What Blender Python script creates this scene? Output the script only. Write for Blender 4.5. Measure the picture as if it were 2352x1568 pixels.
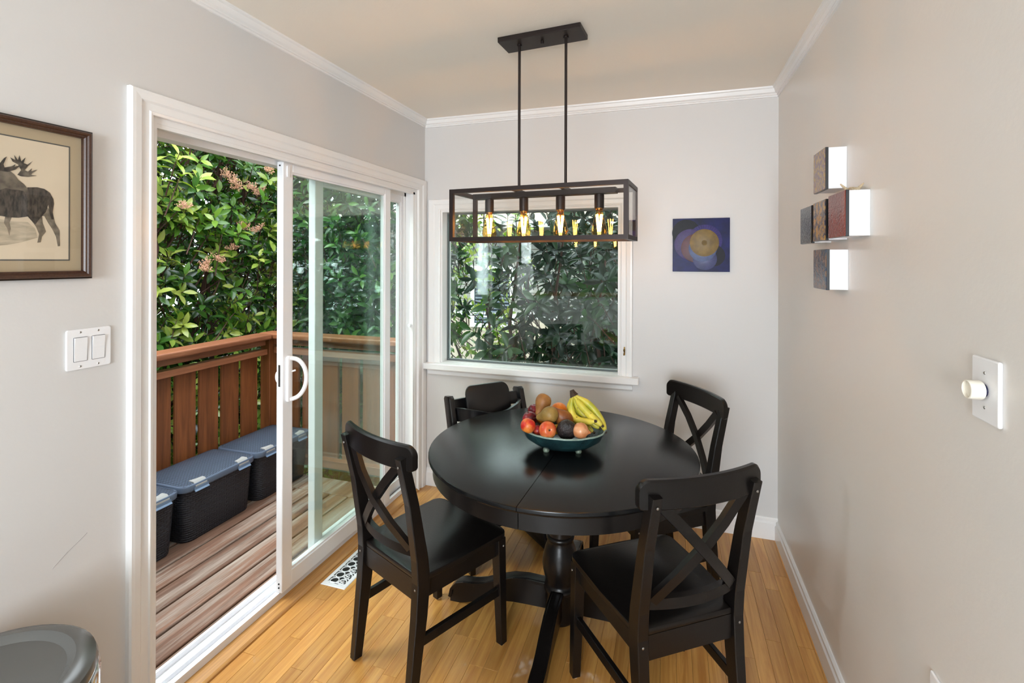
import bpy, bmesh, math, random
import numpy as np
from mathutils import Vector, Matrix, Euler
PI = math.pi
for o in list(bpy.data.objects): bpy.data.objects.remove(o)
C = bpy.context.scene.collection
S = bpy.context.scene
R_ = random.Random(7)
NP = np.random.default_rng(5)

# ------------------------------------------------------------------ camera
F_PX, YAW, HY, ROLL = 1127.4, -0.3112, 597.4, -0.0027
CAM = np.array([1.5894, -2.9996, 1.5227])
W, H = 2.1535, 2.472            # dining nook width, ceiling height
cd = bpy.data.cameras.new('camera'); cam = bpy.data.objects.new('camera', cd); C.objects.link(cam)
cd.sensor_fit = 'HORIZONTAL'; cd.sensor_width = 36; cd.lens = F_PX/2352*36
cd.shift_y = -(784-HY)/2352; cd.clip_start = 0.02; cd.clip_end = 200
cam.location = CAM
cam.matrix_world = Matrix.Translation(CAM) @ Matrix.Rotation(-YAW, 4, 'Z') @ Matrix.Rotation(PI/2, 4, 'X') @ Matrix.Rotation(-ROLL, 4, 'Z')
S.camera = cam
def ray(u, v):
    a, b = u-1176, v-HY; c, s = math.cos(ROLL), math.sin(ROLL)
    X, Z = (a*c+b*s)/F_PX, -(-a*s+b*c)/F_PX; s, c = math.sin(YAW), math.cos(YAW)
    return np.array([X*c+s, -X*s+c, Z])
def on(ax, val, u, v):                 # photo pixel -> point on the plane axis = val
    d = ray(u, v); return CAM+(val-CAM[ax])/d[ax]*d
def proj(P):
    d = np.asarray(P, float)-CAM; s, c = math.sin(YAW), math.cos(YAW)
    X = d[..., 0]*c-d[..., 1]*s; Y = d[..., 0]*s+d[..., 1]*c
    return 1176+F_PX*X/Y, HY-F_PX*d[..., 2]/Y, Y

# ------------------------------------------------------------------ light
S.view_settings.view_transform = 'Standard'; S.view_settings.look = 'None'
S.view_settings.gamma = 1; S.view_settings.use_curve_mapping = False
S.view_settings.exposure = 0.78
S.cycles.transparent_max_bounces = 32
S.cycles.max_bounces = 10
wd = bpy.data.worlds.new('overcast_sky'); S.world = wd; wd.use_nodes = True
bg = wd.node_tree.nodes['Background']; bg.inputs[0].default_value = (.86, .94, 1, 1); bg.inputs[1].default_value = 4.5
def light(kind, name, loc, rot, energy, col, **k):
    l = bpy.data.lights.new(name, kind); l.energy = energy; l.color = col
    for a, b in k.items(): setattr(l, a, b)
    o = bpy.data.objects.new(name, l); C.objects.link(o); o.location = loc; o.rotation_euler = rot; return o
light('SUN', 'hazy_sun', (0, 0, 8), Euler((math.radians(28), math.radians(-22), 0)), 2.6, (1, .97, .92), angle=math.radians(40))
LZ = 2.32
FILL_LAMPS = ((-1.6, -4.2, 40), (3.3, -4.2, 12))          # unseen globe lamps added behind the camera as fill light: x, y, watts
for kx, ky, kw in FILL_LAMPS:
    light('POINT', 'added_globe_fill', (kx, ky, LZ), (0, 0, 0), kw, (.84, .93, 1), shadow_soft_size=.085)
light('AREA', 'added_rear_fill', (1.52, -6.17, 1.5), (PI/2, 0, 0), 82, (.85, .93, 1), shape='RECTANGLE', size=1.1, size_y=1.35)  # area fill added behind the camera to light the nook head-on

# ------------------------------------------------------------------ materials
def lin(c):
    c = [x/255 for x in c]; return tuple(x/12.92 if x <= .04045 else ((x+.055)/1.055)**2.4 for x in c)+(1,)
def base(name):
    m = bpy.data.materials.new(name); m.use_nodes = True; nt = m.node_tree
    return m, nt, nt.nodes['Principled BSDF']
def N(nt, t, **k):
    n = nt.nodes.new(t)
    for a, b in k.items():
        if a.startswith('i_'): n.inputs[int(a[2:]) if a[2:].isdigit() else a[2:]].default_value = b
        else: setattr(n, a, b)
    return n
def M(name, col, rough=.5, metal=0, bump=0, bscale=40, var=0, vscale=6, coat=0, spec=.5, stretch=(1, 1, 1), col2=None, emit=None):
    m, nt, p = base(name); L = nt.links.new
    c = lin(col); p.inputs['Base Color'].default_value = c
    p.inputs['Roughness'].default_value = rough; p.inputs['Metallic'].default_value = metal
    p.inputs['Coat Weight'].default_value = coat; p.inputs['Specular IOR Level'].default_value = spec
    if bump or var or col2:
        tc = N(nt, 'ShaderNodeTexCoord'); mp = N(nt, 'ShaderNodeMapping'); mp.inputs['Scale'].default_value = stretch
        L(tc.outputs['Object'], mp.inputs['Vector'])
    if var or col2:
        n = N(nt, 'ShaderNodeTexNoise', i_Scale=vscale, i_Detail=5.); L(mp.outputs[0], n.inputs['Vector'])
        r = N(nt, 'ShaderNodeValToRGB'); e = r.color_ramp.elements
        e[0].position, e[1].position = .35, .65
        e[0].color = lin(col2) if col2 else tuple(x*(1-var) for x in c[:3])+(1,); e[1].color = c
        L(n.outputs[0], r.inputs[0]); L(r.outputs[0], p.inputs['Base Color'])
    if bump:
        n = N(nt, 'ShaderNodeTexNoise', i_Scale=bscale, i_Detail=4.); L(mp.outputs[0], n.inputs['Vector'])
        b = N(nt, 'ShaderNodeBump', i_Strength=bump, i_Distance=.01); L(n.outputs[0], b.inputs['Height']); L(b.outputs[0], p.inputs['Normal'])
    if emit: p.inputs['Emission Color'].default_value = lin(emit[0]); p.inputs['Emission Strength'].default_value = emit[1]
    return m
def wood(name, cols, rough, scale=(38, 38, 2.4), bump=.15, spread=.5, coat=0, blotch=None, axis='y'):
    # grain along the axis; tone differs from board to board (Object Info random)
    m, nt, p = base(name); L = nt.links.new
    tc = N(nt, 'ShaderNodeTexCoord'); oi = N(nt, 'ShaderNodeObjectInfo')
    mul = N(nt, 'ShaderNodeMath', operation='MULTIPLY', i_1=53.); L(oi.outputs['Random'], mul.inputs[0])
    add = N(nt, 'ShaderNodeVectorMath', operation='ADD'); L(tc.outputs['Object'], add.inputs[0]); L(mul.outputs[0], add.inputs[1])
    sc = {'y': (scale[0], scale[2], scale[1]), 'x': (scale[2], scale[0], scale[1]), 'z': (scale[0], scale[1], scale[2])}[axis]
    mp = N(nt, 'ShaderNodeMapping'); mp.inputs['Scale'].default_value = sc; L(add.outputs[0], mp.inputs['Vector'])
    n1 = N(nt, 'ShaderNodeTexNoise', i_Scale=1., i_Detail=6., i_Roughness=.65, i_Distortion=.6); L(mp.outputs[0], n1.inputs['Vector'])
    rp = N(nt, 'ShaderNodeValToRGB'); el = rp.color_ramp.elements
    el[0].position, el[1].position = .3, .72; el[0].color, el[1].color = lin(cols[0]), lin(cols[1])
    L(n1.outputs[0], rp.inputs[0])
    hs = N(nt, 'ShaderNodeHueSaturation'); L(rp.outputs[0], hs.inputs['Color'])
    mr = N(nt, 'ShaderNodeMapRange', i_3=1-spread*.5, i_4=1+spread*.35); L(oi.outputs['Random'], mr.inputs[0]); L(mr.outputs[0], hs.inputs['Value'])
    out = hs.outputs[0]
    if blotch:
        n2 = N(nt, 'ShaderNodeTexNoise', i_Scale=1., i_Detail=7., i_Roughness=.7); mp2 = N(nt, 'ShaderNodeMapping')
        mp2.inputs['Scale'].default_value = tuple(x*.32 for x in sc); L(add.outputs[0], mp2.inputs['Vector']); L(mp2.outputs[0], n2.inputs['Vector'])
        r2 = N(nt, 'ShaderNodeValToRGB'); r2.color_ramp.elements[0].position, r2.color_ramp.elements[1].position = blotch[1], blotch[2]
        mx = N(nt, 'ShaderNodeMix', data_type='RGBA'); mx.inputs[7].default_value = lin(blotch[0])
        L(n2.outputs[0], r2.inputs[0]); L(r2.outputs[0], mx.inputs[0]); L(out, mx.inputs[6]); out = mx.outputs[2]
    L(out, p.inputs['Base Color']); p.inputs['Roughness'].default_value = rough; p.inputs['Coat Weight'].default_value = coat
    b = N(nt, 'ShaderNodeBump', i_Strength=bump, i_Distance=.003); L(n1.outputs[0], b.inputs['Height']); L(b.outputs[0], p.inputs['Normal'])
    return m
def glass(name, tint=(1, 1, 1), ior=1.45, rough=0.0):
    # thin pane: what is not mirrored by Fresnel passes straight through
    m, nt, p = base(name); nt.nodes.remove(p); L = nt.links.new; out = nt.nodes['Material Output']
    t = N(nt, 'ShaderNodeBsdfTransparent'); t.inputs[0].default_value = tint+(1,)
    g = N(nt, 'ShaderNodeBsdfGlossy'); g.inputs['Roughness'].default_value = rough
    f = N(nt, 'ShaderNodeFresnel'); ge = N(nt, 'ShaderNodeNewGeometry')     # same reflectance from either side of the pane
    mi = N(nt, 'ShaderNodeMapRange', i_3=ior, i_4=1/ior); L(ge.outputs['Backfacing'], mi.inputs[0]); L(mi.outputs[0], f.inputs[0])
    x = N(nt, 'ShaderNodeMixShader'); L(f.outputs[0], x.inputs[0]); L(t.outputs[0], x.inputs[1]); L(g.outputs[0], x.inputs[2]); L(x.outputs[0], out.inputs[0])
    return m
def leafmat(name, rough=.24):
    m, nt, p = base(name); L = nt.links.new; out = nt.nodes['Material Output']
    a = N(nt, 'ShaderNodeAttribute', attribute_name='tint'); L(a.outputs['Color'], p.inputs['Base Color'])
    p.inputs['Roughness'].default_value = rough; p.inputs['Specular IOR Level'].default_value = .6
    t = N(nt, 'ShaderNodeBsdfTranslucent'); hs = N(nt, 'ShaderNodeHueSaturation', i_Saturation=1.15, i_Value=1.3); L(a.outputs['Color'], hs.inputs['Color']); L(hs.outputs[0], t.inputs[0])
    x = N(nt, 'ShaderNodeMixShader', i_0=.3); L(p.outputs[0], x.inputs[1]); L(t.outputs[0], x.inputs[2]); L(x.outputs[0], out.inputs[0])
    return m
def fruit(name, c1, c2, scale=8, rough=.35, lo=.4, hi=.6, bump=.05, bscale=120, speck=None, stretch=(1, 1, 1)):
    m, nt, p = base(name); L = nt.links.new
    tc = N(nt, 'ShaderNodeTexCoord'); mp = N(nt, 'ShaderNodeMapping'); mp.inputs['Scale'].default_value = stretch; L(tc.outputs['Object'], mp.inputs[0])
    n = N(nt, 'ShaderNodeTexNoise', i_Scale=scale, i_Detail=4., i_Roughness=.6); L(mp.outputs[0], n.inputs['Vector'])
    r = N(nt, 'ShaderNodeValToRGB'); e = r.color_ramp.elements; e[0].position, e[1].position = lo, hi; e[0].color, e[1].color = lin(c1), lin(c2)
    L(n.outputs[0], r.inputs[0]); out = r.outputs[0]
    if speck:
        v = N(nt, 'ShaderNodeTexNoise', i_Scale=speck[1], i_Detail=2.); L(tc.outputs['Object'], v.inputs['Vector'])
        r2 = N(nt, 'ShaderNodeValToRGB'); r2.color_ramp.elements[0].position, r2.color_ramp.elements[1].position = speck[2], speck[2]+.06
        mx = N(nt, 'ShaderNodeMix', data_type='RGBA'); mx.inputs[7].default_value = lin(speck[0])
        L(v.outputs[0], r2.inputs[0]); L(r2.outputs[0], mx.inputs[0]); L(out, mx.inputs[6]); out = mx.outputs[2]
    L(out, p.inputs['Base Color']); p.inputs['Roughness'].default_value = rough
    nb = N(nt, 'ShaderNodeTexNoise', i_Scale=bscale, i_Detail=3.); L(tc.outputs['Object'], nb.inputs['Vector'])
    b = N(nt, 'ShaderNodeBump', i_Strength=bump, i_Distance=.004); L(nb.outputs[0], b.inputs['Height']); L(b.outputs[0], p.inputs['Normal'])
    return m
PAINT = M('wall_paint', (214, 212, 210), .42, bump=.03, bscale=90)
PAINT_R = M('wall_paint_taupe', (228, 224, 219), .32, bump=.05, bscale=60)
CEIL = M('ceiling_paint', (244, 236, 224), .6, bump=.05, bscale=90)
TRIM = M('white_gloss_trim', (238, 237, 236), .3)
VINYL = M('white_vinyl', (240, 241, 244), .28)
PLASTIC = M('white_plastic', (240, 240, 242), .3)
IVORY = M('ivory_plastic', (240, 234, 220), .3)
BLACK = M('black_brown_lacquer', (17, 14, 13), .3, bump=.03, bscale=140, spec=.35)
BLACKTOP = M('black_tabletop_lacquer', (16, 17, 18), .24, bump=.02, bscale=200, spec=.3)
HCBLK = M('black_highchair_lacquer', (17, 17, 19), .28)
METAL = M('dark_bronze_metal', (52, 44, 42), .42, metal=.7)
CHROME = M('chrome', (225, 225, 228), .1, metal=1)
STEEL = M('screw_steel', (170, 168, 165), .3, metal=1)
BRASS = M('aged_brass', (120, 92, 48), .35, metal=1)
DARK = M('dark_recess', (14, 14, 15), .6)
FELT = M('felt_pad', (205, 198, 190), .9)
OAK = wood('honey_oak_floor', ((181, 120, 54), (222, 168, 92)), .3, scale=(46, 46, 2.2), spread=.32, coat=.25, bump=.08)
OAKTH = wood('oak_threshold', ((160, 108, 52), (214, 162, 92)), .4, scale=(70, 70, 1.6), spread=.05, blotch=((92, 74, 54), .62, .72))
DECK = wood('weathered_deck_wood', ((84, 58, 42), (130, 94, 74)), .7, scale=(40, 40, 2.2), spread=.35, bump=.5, blotch=((158, 146, 134), .47, .65))
CEDAR = wood('stained_cedar_vertical', ((104, 56, 26), (150, 88, 46)), .55, scale=(34, 34, 2.), spread=.25, bump=.25, axis='z')
CEDARY = wood('stained_cedar_rail', ((110, 62, 36), (154, 98, 66)), .5, scale=(34, 34, 2.), spread=.25, bump=.25, axis='y')
CEDARX = wood('stained_cedar_end_rail', ((124, 72, 42), (172, 112, 76)), .5, scale=(34, 34, 2.), spread=.25, bump=.25, axis='x')
GLASS = glass('door_glass', (.95, .985, .97)); WGLASS = glass('window_glass', (.95, .98, .965), 1.42); LGLASS = glass('lamp_glass', (.97, .97, .96), 1.35)
AMBER = glass('amber_bulb_glass', (.98, .74, .38), 1.6)
FILA = M('glowing_filament', (255, 224, 170), .5, emit=((255, 200, 120), 80))
LEAF = leafmat('glossy_leaf'); LEAFD = leafmat('rhododendron_leaf', .33)
BARK = M('reddish_twig_bark', (82, 52, 42), .8, var=.4)

# ------------------------------------------------------------------ helpers
class B:
    def __init__(s): s.bm = bmesh.new()
    def box(s, x0, x1, y0, y1, z0, z1, bev=0, mtx=None, seg=1):
        r = bmesh.ops.create_cube(s.bm, size=1); v = r['verts']
        for q in v: q.co = Vector(((x0+x1)/2+q.co.x*(x1-x0), (y0+y1)/2+q.co.y*(y1-y0), (z0+z1)/2+q.co.z*(z1-z0)))
        if bev:
            e = list({e for q in v for e in q.link_edges}); rr = bmesh.ops.bevel(s.bm, geom=e, offset=bev, segments=seg, affect='EDGES', profile=.5)
            v = list(set(rr['verts']) | {q for q in v if q.is_valid})
        if mtx is not None: bmesh.ops.transform(s.bm, matrix=mtx, verts=v)
        return s
    def bar(s, a, b, w, d, up=(0, 0, 1), bev=0, w2=None, d2=None):
        # straight bar from a to b, width w across, depth d along 'up'
        a, b = Vector(a), Vector(b); z = (b-a).normalized(); x = Vector(up).cross(z)
        if x.length < 1e-5: x = Vector((1, 0, 0))
        x.normalize(); y = z.cross(x); vs = []
        for P, ww, dd in ((a, w, d), (b, w2 or w, d2 or d)):
            for i, j in ((-1, -1), (1, -1), (1, 1), (-1, 1)): vs.append(s.bm.verts.new(P+x*i*ww/2+y*j*dd/2))
        fs = [s.bm.faces.new([vs[k] for k in f]) for f in ((3, 2, 1, 0), (4, 5, 6, 7), (0, 1, 5, 4), (1, 2, 6, 5), (2, 3, 7, 6), (3, 0, 4, 7))]
        if bev: bmesh.ops.bevel(s.bm, geom=list({e for f in fs for e in f.edges}), offset=bev, segments=1, affect='EDGES', profile=.5)
        return s
    def lathe(s, prof, n=32, c=(0, 0, 0), sx=1, sy=1, wob=None):
        rings = []
        for r, z in prof:
            if r < 1e-6: rings.append([s.bm.verts.new((c[0], c[1], c[2]+z))])
            else: rings.append([s.bm.verts.new((c[0]+r*sx*math.cos(2*PI*k/n)*(wob(k/n, z) if wob else 1), c[1]+r*sy*math.sin(2*PI*k/n)*(wob(k/n, z) if wob else 1), c[2]+z)) for k in range(n)])
        for a, b in zip(rings, rings[1:]):
            if len(a) == 1 and len(b) == 1: continue
            for k in range(n):
                k2 = (k+1) % n
                if len(a) == 1: s.bm.faces.new((a[0], b[k2], b[k]))
                elif len(b) == 1: s.bm.faces.new((a[k], a[k2], b[0]))
                else: s.bm.faces.new((a[k], a[k2], b[k2], b[k]))
        return s
    def tube(s, pts, rad, n=8, caps=True, sy=1.0, up=None):
        pts = [Vector(p) for p in pts]; rad = rad if hasattr(rad, '__len__') else [rad]*len(pts); rings = []; px = None
        for i, p in enumerate(pts):
            t = (pts[min(i+1, len(pts)-1)]-pts[max(i-1, 0)]).normalized()
            if px is None: px = (Vector(up) if up else (Vector((0, 0, 1)) if abs(t.z) < .9 else Vector((1, 0, 0))))
            x = (px-t*px.dot(t)).normalized(); px = x; y = t.cross(x)
            rings.append([s.bm.verts.new(p+(x*math.cos(2*PI*k/n)+y*sy*math.sin(2*PI*k/n))*rad[i]) for k in range(n)])
        for a, b in zip(rings, rings[1:]):
            for k in range(n): s.bm.faces.new((a[k], a[(k+1) % n], b[(k+1) % n], b[k]))
        if caps: s.bm.faces.new(rings[0][::-1]); s.bm.faces.new(rings[-1])
        return s
    def prism(s, poly, h, fn, bev=0):
        # poly: 2d outline; fn(u, v, w) -> xyz, w in 0..h
        a = [s.bm.verts.new(fn(u, v, 0)) for u, v in poly]; b = [s.bm.verts.new(fn(u, v, h)) for u, v in poly]; n = len(poly)
        f1 = s.bm.faces.new(a[::-1]); f2 = s.bm.faces.new(b); fs = [s.bm.faces.new((a[k], a[(k+1) % n], b[(k+1) % n], b[k])) for k in range(n)]
        if bev: bmesh.ops.bevel(s.bm, geom=list({e for f in (f1, f2) for e in f.edges}), offset=bev, segments=2, affect='EDGES', profile=.5)
        return s
    def sphere(s, c, r, u=12, v=8, sc=(1, 1, 1)):
        rr = bmesh.ops.create_uvsphere(s.bm, u_segments=u, v_segments=v, radius=r)
        for q in rr['verts']: q.co = Vector((c[0]+q.co.x*sc[0], c[1]+q.co.y*sc[1], c[2]+q.co.z*sc[2]))
        return s
    def sweep(s, prof, path, closed=False):
        # prof: list of (a, b); path: list of fn(a, b) -> xyz, one per mitre station
        rings = [[s.bm.verts.new(f(a, b)) for a, b in prof] for f in path]; n = len(prof)
        for A, Bq in zip(rings, rings[1:]+([rings[0]] if closed else [])):
            for k in range(n): s.bm.faces.new((A[k], A[(k+1) % n], Bq[(k+1) % n], Bq[k]))
        if not closed: s.bm.faces.new(rings[0][::-1]); s.bm.faces.new(rings[-1])
        return s
    def mesh(s, name, mat, smooth=False, auto=35):
        bmesh.ops.recalc_face_normals(s.bm, faces=s.bm.faces); me = bpy.data.meshes.new(name); s.bm.to_mesh(me); s.bm.free()
        me.materials.append(mat)
        if smooth:
            me.polygons.foreach_set('use_smooth', [True]*len(me.polygons))
            if auto:
                try: me.set_sharp_from_angle(angle=math.radians(auto))
                except Exception: pass
        return me
    def obj(s, name, mat, parent=None, smooth=False, auto=35, label=None):
        return mo(name, s.mesh(name, mat, smooth, auto), parent, label)
def mo(name, me, parent=None, label=None):
    o = bpy.data.objects.new(name, me); C.objects.link(o)
    if parent is not None: o.parent = parent
    if label: o['label'] = label
    return o
def tag(o, label, cat, group=None, kind=None):
    o['label'] = label; o['category'] = cat
    if group: o['group'] = group
    if kind: o['kind'] = kind
    return o
def thing(name, label, cat, loc=(0, 0, 0), rz=0, group=None):
    o = bpy.data.objects.new(name, None); C.objects.link(o); o.location = loc; o.rotation_euler = (0, 0, rz); o.empty_display_size = .05
    return tag(o, label, cat, group)
def struct(o, label=None):
    o['kind'] = 'structure'
    if label: o['label'] = label
    return o
def dup(root, loc, rz, label, group=None):
    r = root.copy(); C.objects.link(r); r.location = loc; r.rotation_euler = (0, 0, rz); r['label'] = label
    if group: r['group'] = group
    for ch in list(root.children):
        c = ch.copy(); C.objects.link(c); c.parent = r
        for g in list(ch.children): d = g.copy(); C.objects.link(d); d.parent = c
    return r
def rrect(w, h, r, n=5, cx=0, cy=0):
    p = []
    for sx, sy, a0 in ((1, 1, 0), (-1, 1, PI/2), (-1, -1, PI), (1, -1, 1.5*PI)):
        for k in range(n+1): a = a0+k/n*PI/2; p.append((cx+sx*(w/2-r)+r*math.cos(a), cy+sy*(h/2-r)+r*math.sin(a)))
    return p

# ================================================================== room shell
YE = -2.62                       # the nook opens to the kitchen here
TH = .16
OP = (-1.855, -.105, 1.985)      # door opening: y0, y1, top
WO = (.121, 1.305, .835, 1.855)  # window opening: x0, x1, z0, z1
b = B(); b.box(-TH, 0, YE, OP[0], 0, H); b.box(-TH, 0, OP[1], TH, 0, H); b.box(-TH, 0, OP[0], OP[1], OP[2], H)
b.box(-TH, 0, YE, TH, -.3, -.001); struct(b.obj('wall_left', PAINT), 'off-white painted wall with the sliding door')
b = B(); b.box(0, WO[0], 0, TH, -.3, H); b.box(WO[1], W+.12, 0, TH, -.3, H); b.box(WO[0], WO[1], 0, TH, -.3, WO[2]); b.box(WO[0], WO[1], 0, TH, WO[3], H)
struct(b.obj('wall_back', PAINT), 'off-white painted wall with the picture window')
struct(B().box(W, W+.12, YE, 0, -.02, H).obj('wall_right', PAINT_R), 'taupe painted side wall')
struct(B().box(-TH, W+.12, YE, TH, H, H+.1).box(-2.72, 4.2, -6.3, YE, H, H+.1).obj('ceiling', CEIL), 'beige painted ceiling')
struct(B().box(-2.72, -TH, YE, YE+.12, -.02, H).obj('wall_kitchen_left_return', PAINT))
struct(B().box(W+.12, 4.2, YE, YE+.12, -.02, H).obj('wall_kitchen_right_return', PAINT))
struct(B().box(-2.72, -2.6, -6.3, YE, -.02, H).obj('wall_kitchen_left', PAINT))
struct(B().box(4.08, 4.2, -6.3, YE, -.02, H).obj('wall_kitchen_right', PAINT))
b = B(); b.box(-2.6, 4.08, -6.3, -6.18, -.02, .8); b.box(-2.6, 4.08, -6.3, -6.18, 2.2, H); b.box(-2.6, .95, -6.3, -6.18, .8, 2.2); b.box(2.09, 4.08, -6.3, -6.18, .8, 2.2)
struct(b.obj('wall_rear', M('grey_kitchen_paint', (138, 138, 138), .5)))
# floor: sub-floor, then oak strips laid along the side walls
fl = struct(B().box(-.07, W, YE, 0, -.06, -.016).box(-2.6, 4.08, -6.3, YE, -.06, -.016).obj('floor', DARK), 'honey oak strip floor')
SW = .0572; meshes = {}
def plank(x, y0, y1):
    key = round(y1-y0, 2)
    if key not in meshes: meshes[key] = B().box(0, SW-.0006, 0, key-.0008, -.016, 0, bev=.0006).mesh('plank', OAK)
    o = mo('plank', meshes[key], fl); o.location = (x, y0, 0)
x = -.042; n_pl = 0
while x < W-.01:
    y = -.004
    while y > -2.2:
        l = R_.choice((.34, .46, .58, .7, .82, .96)); y0 = max(y-l, -2.25); y0 = y-round(y-y0, 2)
        if y-y0 > .05: plank(x, y0, y); n_pl += 1
        y = y0
    x += SW
b = B(); xx = -2.6
while xx < 4.0:
    for yy in range(3): b.box(xx, xx+SW-.0006, -6.2+yy*1.33, -6.2+yy*1.33+1.328, -.016, 0)
    xx += SW
o = b.obj('bounce_floor_strips', M('pale_grey_bounce_floor', (205, 203, 200), .4), fl); o['kind'] = 'stuff'  # unseen floor made pale grey to cut warm bounce and lift the ceiling
# baseboards
def bbprof(h=.118, t=.014): return [(0, 0), (t, 0), (t, h-.03), (t-.005, h-.022), (t-.005, h-.008), (.004, h), (0, h)]
b = B(); pr = bbprof(); b.sweep(pr, [lambda a, z: (.022, -a, z), lambda a, z: (W, -a, z)]); struct(b.obj('baseboard_back', TRIM))
b = B(); pr = bbprof(.105, .016); b.sweep(pr, [lambda a, z: (W-a, -.014, z), lambda a, z: (W-a, YE, z)]); struct(b.obj('baseboard_right', TRIM))
b = B(); b.sweep(pr, [lambda a, z: (a, -1.93, z), lambda a, z: (a, YE, z)]); struct(b.obj('baseboard_left', TRIM))
# crown moulding: a out from wall, z down from ceiling
cp = [(0, 0), (.036, 0), (.034, -.008), (.028, -.012), (.022, -.03), (.013, -.037), (.013, -.042), (.007, -.044), (.007, -.052), (0, -.053)]
struct(B().sweep(cp, [lambda a, z: (a, YE, H+z), lambda a, z: (a, -a, H+z), lambda a, z: (W-a, -a, H+z), lambda a, z: (W-a, YE, H+z)]).obj('trim_1', TRIM), 'white crown moulding')

# ================================================================== sliding door
# casing, mitred: a = distance out from opening edge, t = out from wall
cas = [(0, 0), (0, .014), (.008, .016), (.012, .012), (.034, .013), (.04, .019), (.058, .021), (.068, .021), (.072, .015), (.072, 0)]
y0, y1, zt = OP
b = B(); b.sweep(cas, [lambda a, t: (t, y0-a, .0), lambda a, t: (t, y0-a, zt+a), lambda a, t: (t, min(y1+a*1.4, -.001), zt+a), lambda a, t: (t, min(y1+a*1.4, -.001), 0)])
struct(b.obj('trim_2', TRIM), 'white door casing')
d = bpy.data.objects.new('door_1', None); C.objects.link(d); d.location = (0, (y0+y1)/2, 0); struct(d, 'white sliding glass patio door, left half slid open')
def dpart(b, name, mat, par=None, **k):
    o = b.obj(name, mat, par or d, **k); o.location = (0, -(y0+y1)/2, 0) if par is None else (0, 0, 0); return o
FX = -.13
b = B()
b.box(FX, 0, y0, y0+.022, .0, zt); b.box(FX, -.002, y1-.022, y1, 0, zt); b.box(FX, -.002, y0+.022, y1-.022, zt-.02, zt)
b.box(-.024, -.004, y0+.022, y1-.022, zt-.034, zt-.02); b.box(FX, -.072, y0+.022, y1-.022, zt-.045, zt-.02)
b.box(-.03, -.004, y1-.045, y1-.022, .05, zt-.02); b.box(FX, -.072, y1-.04, y1-.022, .05, zt-.02)
dpart(b, 'frame', TRIM)
b = B(); b.box(-.064, -.046, y0+.022, y1-.022, .008, .052); b.box(-.16, -.064, y0+.022, y1-.022, .0, .03); b.box(-.105, -.095, y0+.022, y1-.022, .03, .047)
b.box(-.16, -.148, y0+.022, y1-.022, .03, .05); b.box(-.078, -.073, y0+.022, y1-.022, .03, .043)
b.box(-.19, -.16, y0+.022, y1-.022, -.06, .02)
dpart(b, 'sill_track', VINYL)
def panel(name, ya, yb, za, zb, xa, xb, st, gz0, gz1, st2=None, bead=True):
    p = bpy.data.objects.new(name, None); C.objects.link(p); p.parent = d; p.location = (0, -(y0+y1)/2, 0); st2 = st2 or st
    for nm, (q0, q1, w0, w1) in (('stile', (ya, ya+st, za, zb)), ('stile', (yb-st2, yb, za, zb)), ('rail', (ya+st, yb-st2, za, gz0)), ('rail', (ya+st, yb-st2, gz1, zb))):
        B().box(xa, xb, q0, q1, w0, w1, bev=.0025).obj(nm, VINYL, p)
    xm = (xa+xb)/2
    b = B(); g = .008
    for (q0, q1, w0, w1) in ((ya+st, ya+st+g, gz0, gz1), (yb-st2-g, yb-st2, gz0, gz1), (ya+st+g, yb-st2-g, gz0, gz0+g), (ya+st+g, yb-st2-g, gz1-g, gz1)): b.box(xm-.011, xm+.011, q0, q1, w0, w1)
    b.obj('glazing_bead', VINYL, p)
    for s in (-1, 1): B().box(xm+s*.006-.002, xm+s*.006+.002, ya+st, yb-st2, gz0, gz1).obj('glass', GLASS, p)
    return p
sp = panel('sliding_panel', -1.252, -.378, .052, 1.957, -.066, -.032, .058, .125, 1.915)
panel('fixed_panel', -.99, -.127, .047, 1.945, -.118, -.078, .06, .11, 1.90, .05)
# pull handle on the sliding panel's left stile
HZ = .993
B().prism(rrect(.022, .206, .009), .016, lambda u, v, q: (-.032+q, -1.224+u, HZ+v), bev=.003).obj('handle', PLASTIC, sp, smooth=True)
pts = [(-.018, -1.222, HZ+.093)]+[(-.014+.048*math.sin(q), -1.216+.036*math.sin(q), HZ+.09*math.cos(q)) for q in np.linspace(.25, PI-.25, 17)]+[(-.018, -1.222, HZ-.093)]
B().tube(pts, .0095, 10).obj('pull_grip', PLASTIC, sp, smooth=True)
B().tube([(-.02, -1.216, HZ+.03), (-.008, -1.2, HZ+.034)], .004, 8).obj('latch_lever', PLASTIC, sp, smooth=True)
B().box(-.054, -.044, -1.2535, -1.2515, .962, 1.058).obj('lock_plate', STEEL, sp)
B().sphere((-.068, -1.238, 1.0), .018, sc=(.9, .5, 1.6)).obj('outer_grip', PLASTIC, sp, smooth=True)
for z in (.075, .092, 1.938): B().sphere((-.049, -1.2525, z), .004, 8, 6).obj('screw', DARK, sp)
B().prism(rrect(.012, .05, .004), .006, lambda u, v, w: (-.032+w, -1.225+u, 1.915+v)).obj('bumper', PLASTIC, sp)
b = B(); b.tube([(-.02, -.15, 1.1), (-.02, -.178, 1.098)], .011, 12); dpart(b, 'lock_pin', PLASTIC, smooth=True)
# oak threshold strip in front of the track
th = B().sweep([(-.046, 0), (-.046, .022), (-.02, .02), (.004, .013), (.014, .006), (.016, 0)], [lambda a, z: (a, -2.0, z), lambda a, z: (a, -.074, z)]).obj('trim_3', OAKTH)
struct(th, 'worn oak threshold strip'); th.location.z = .0005

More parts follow.
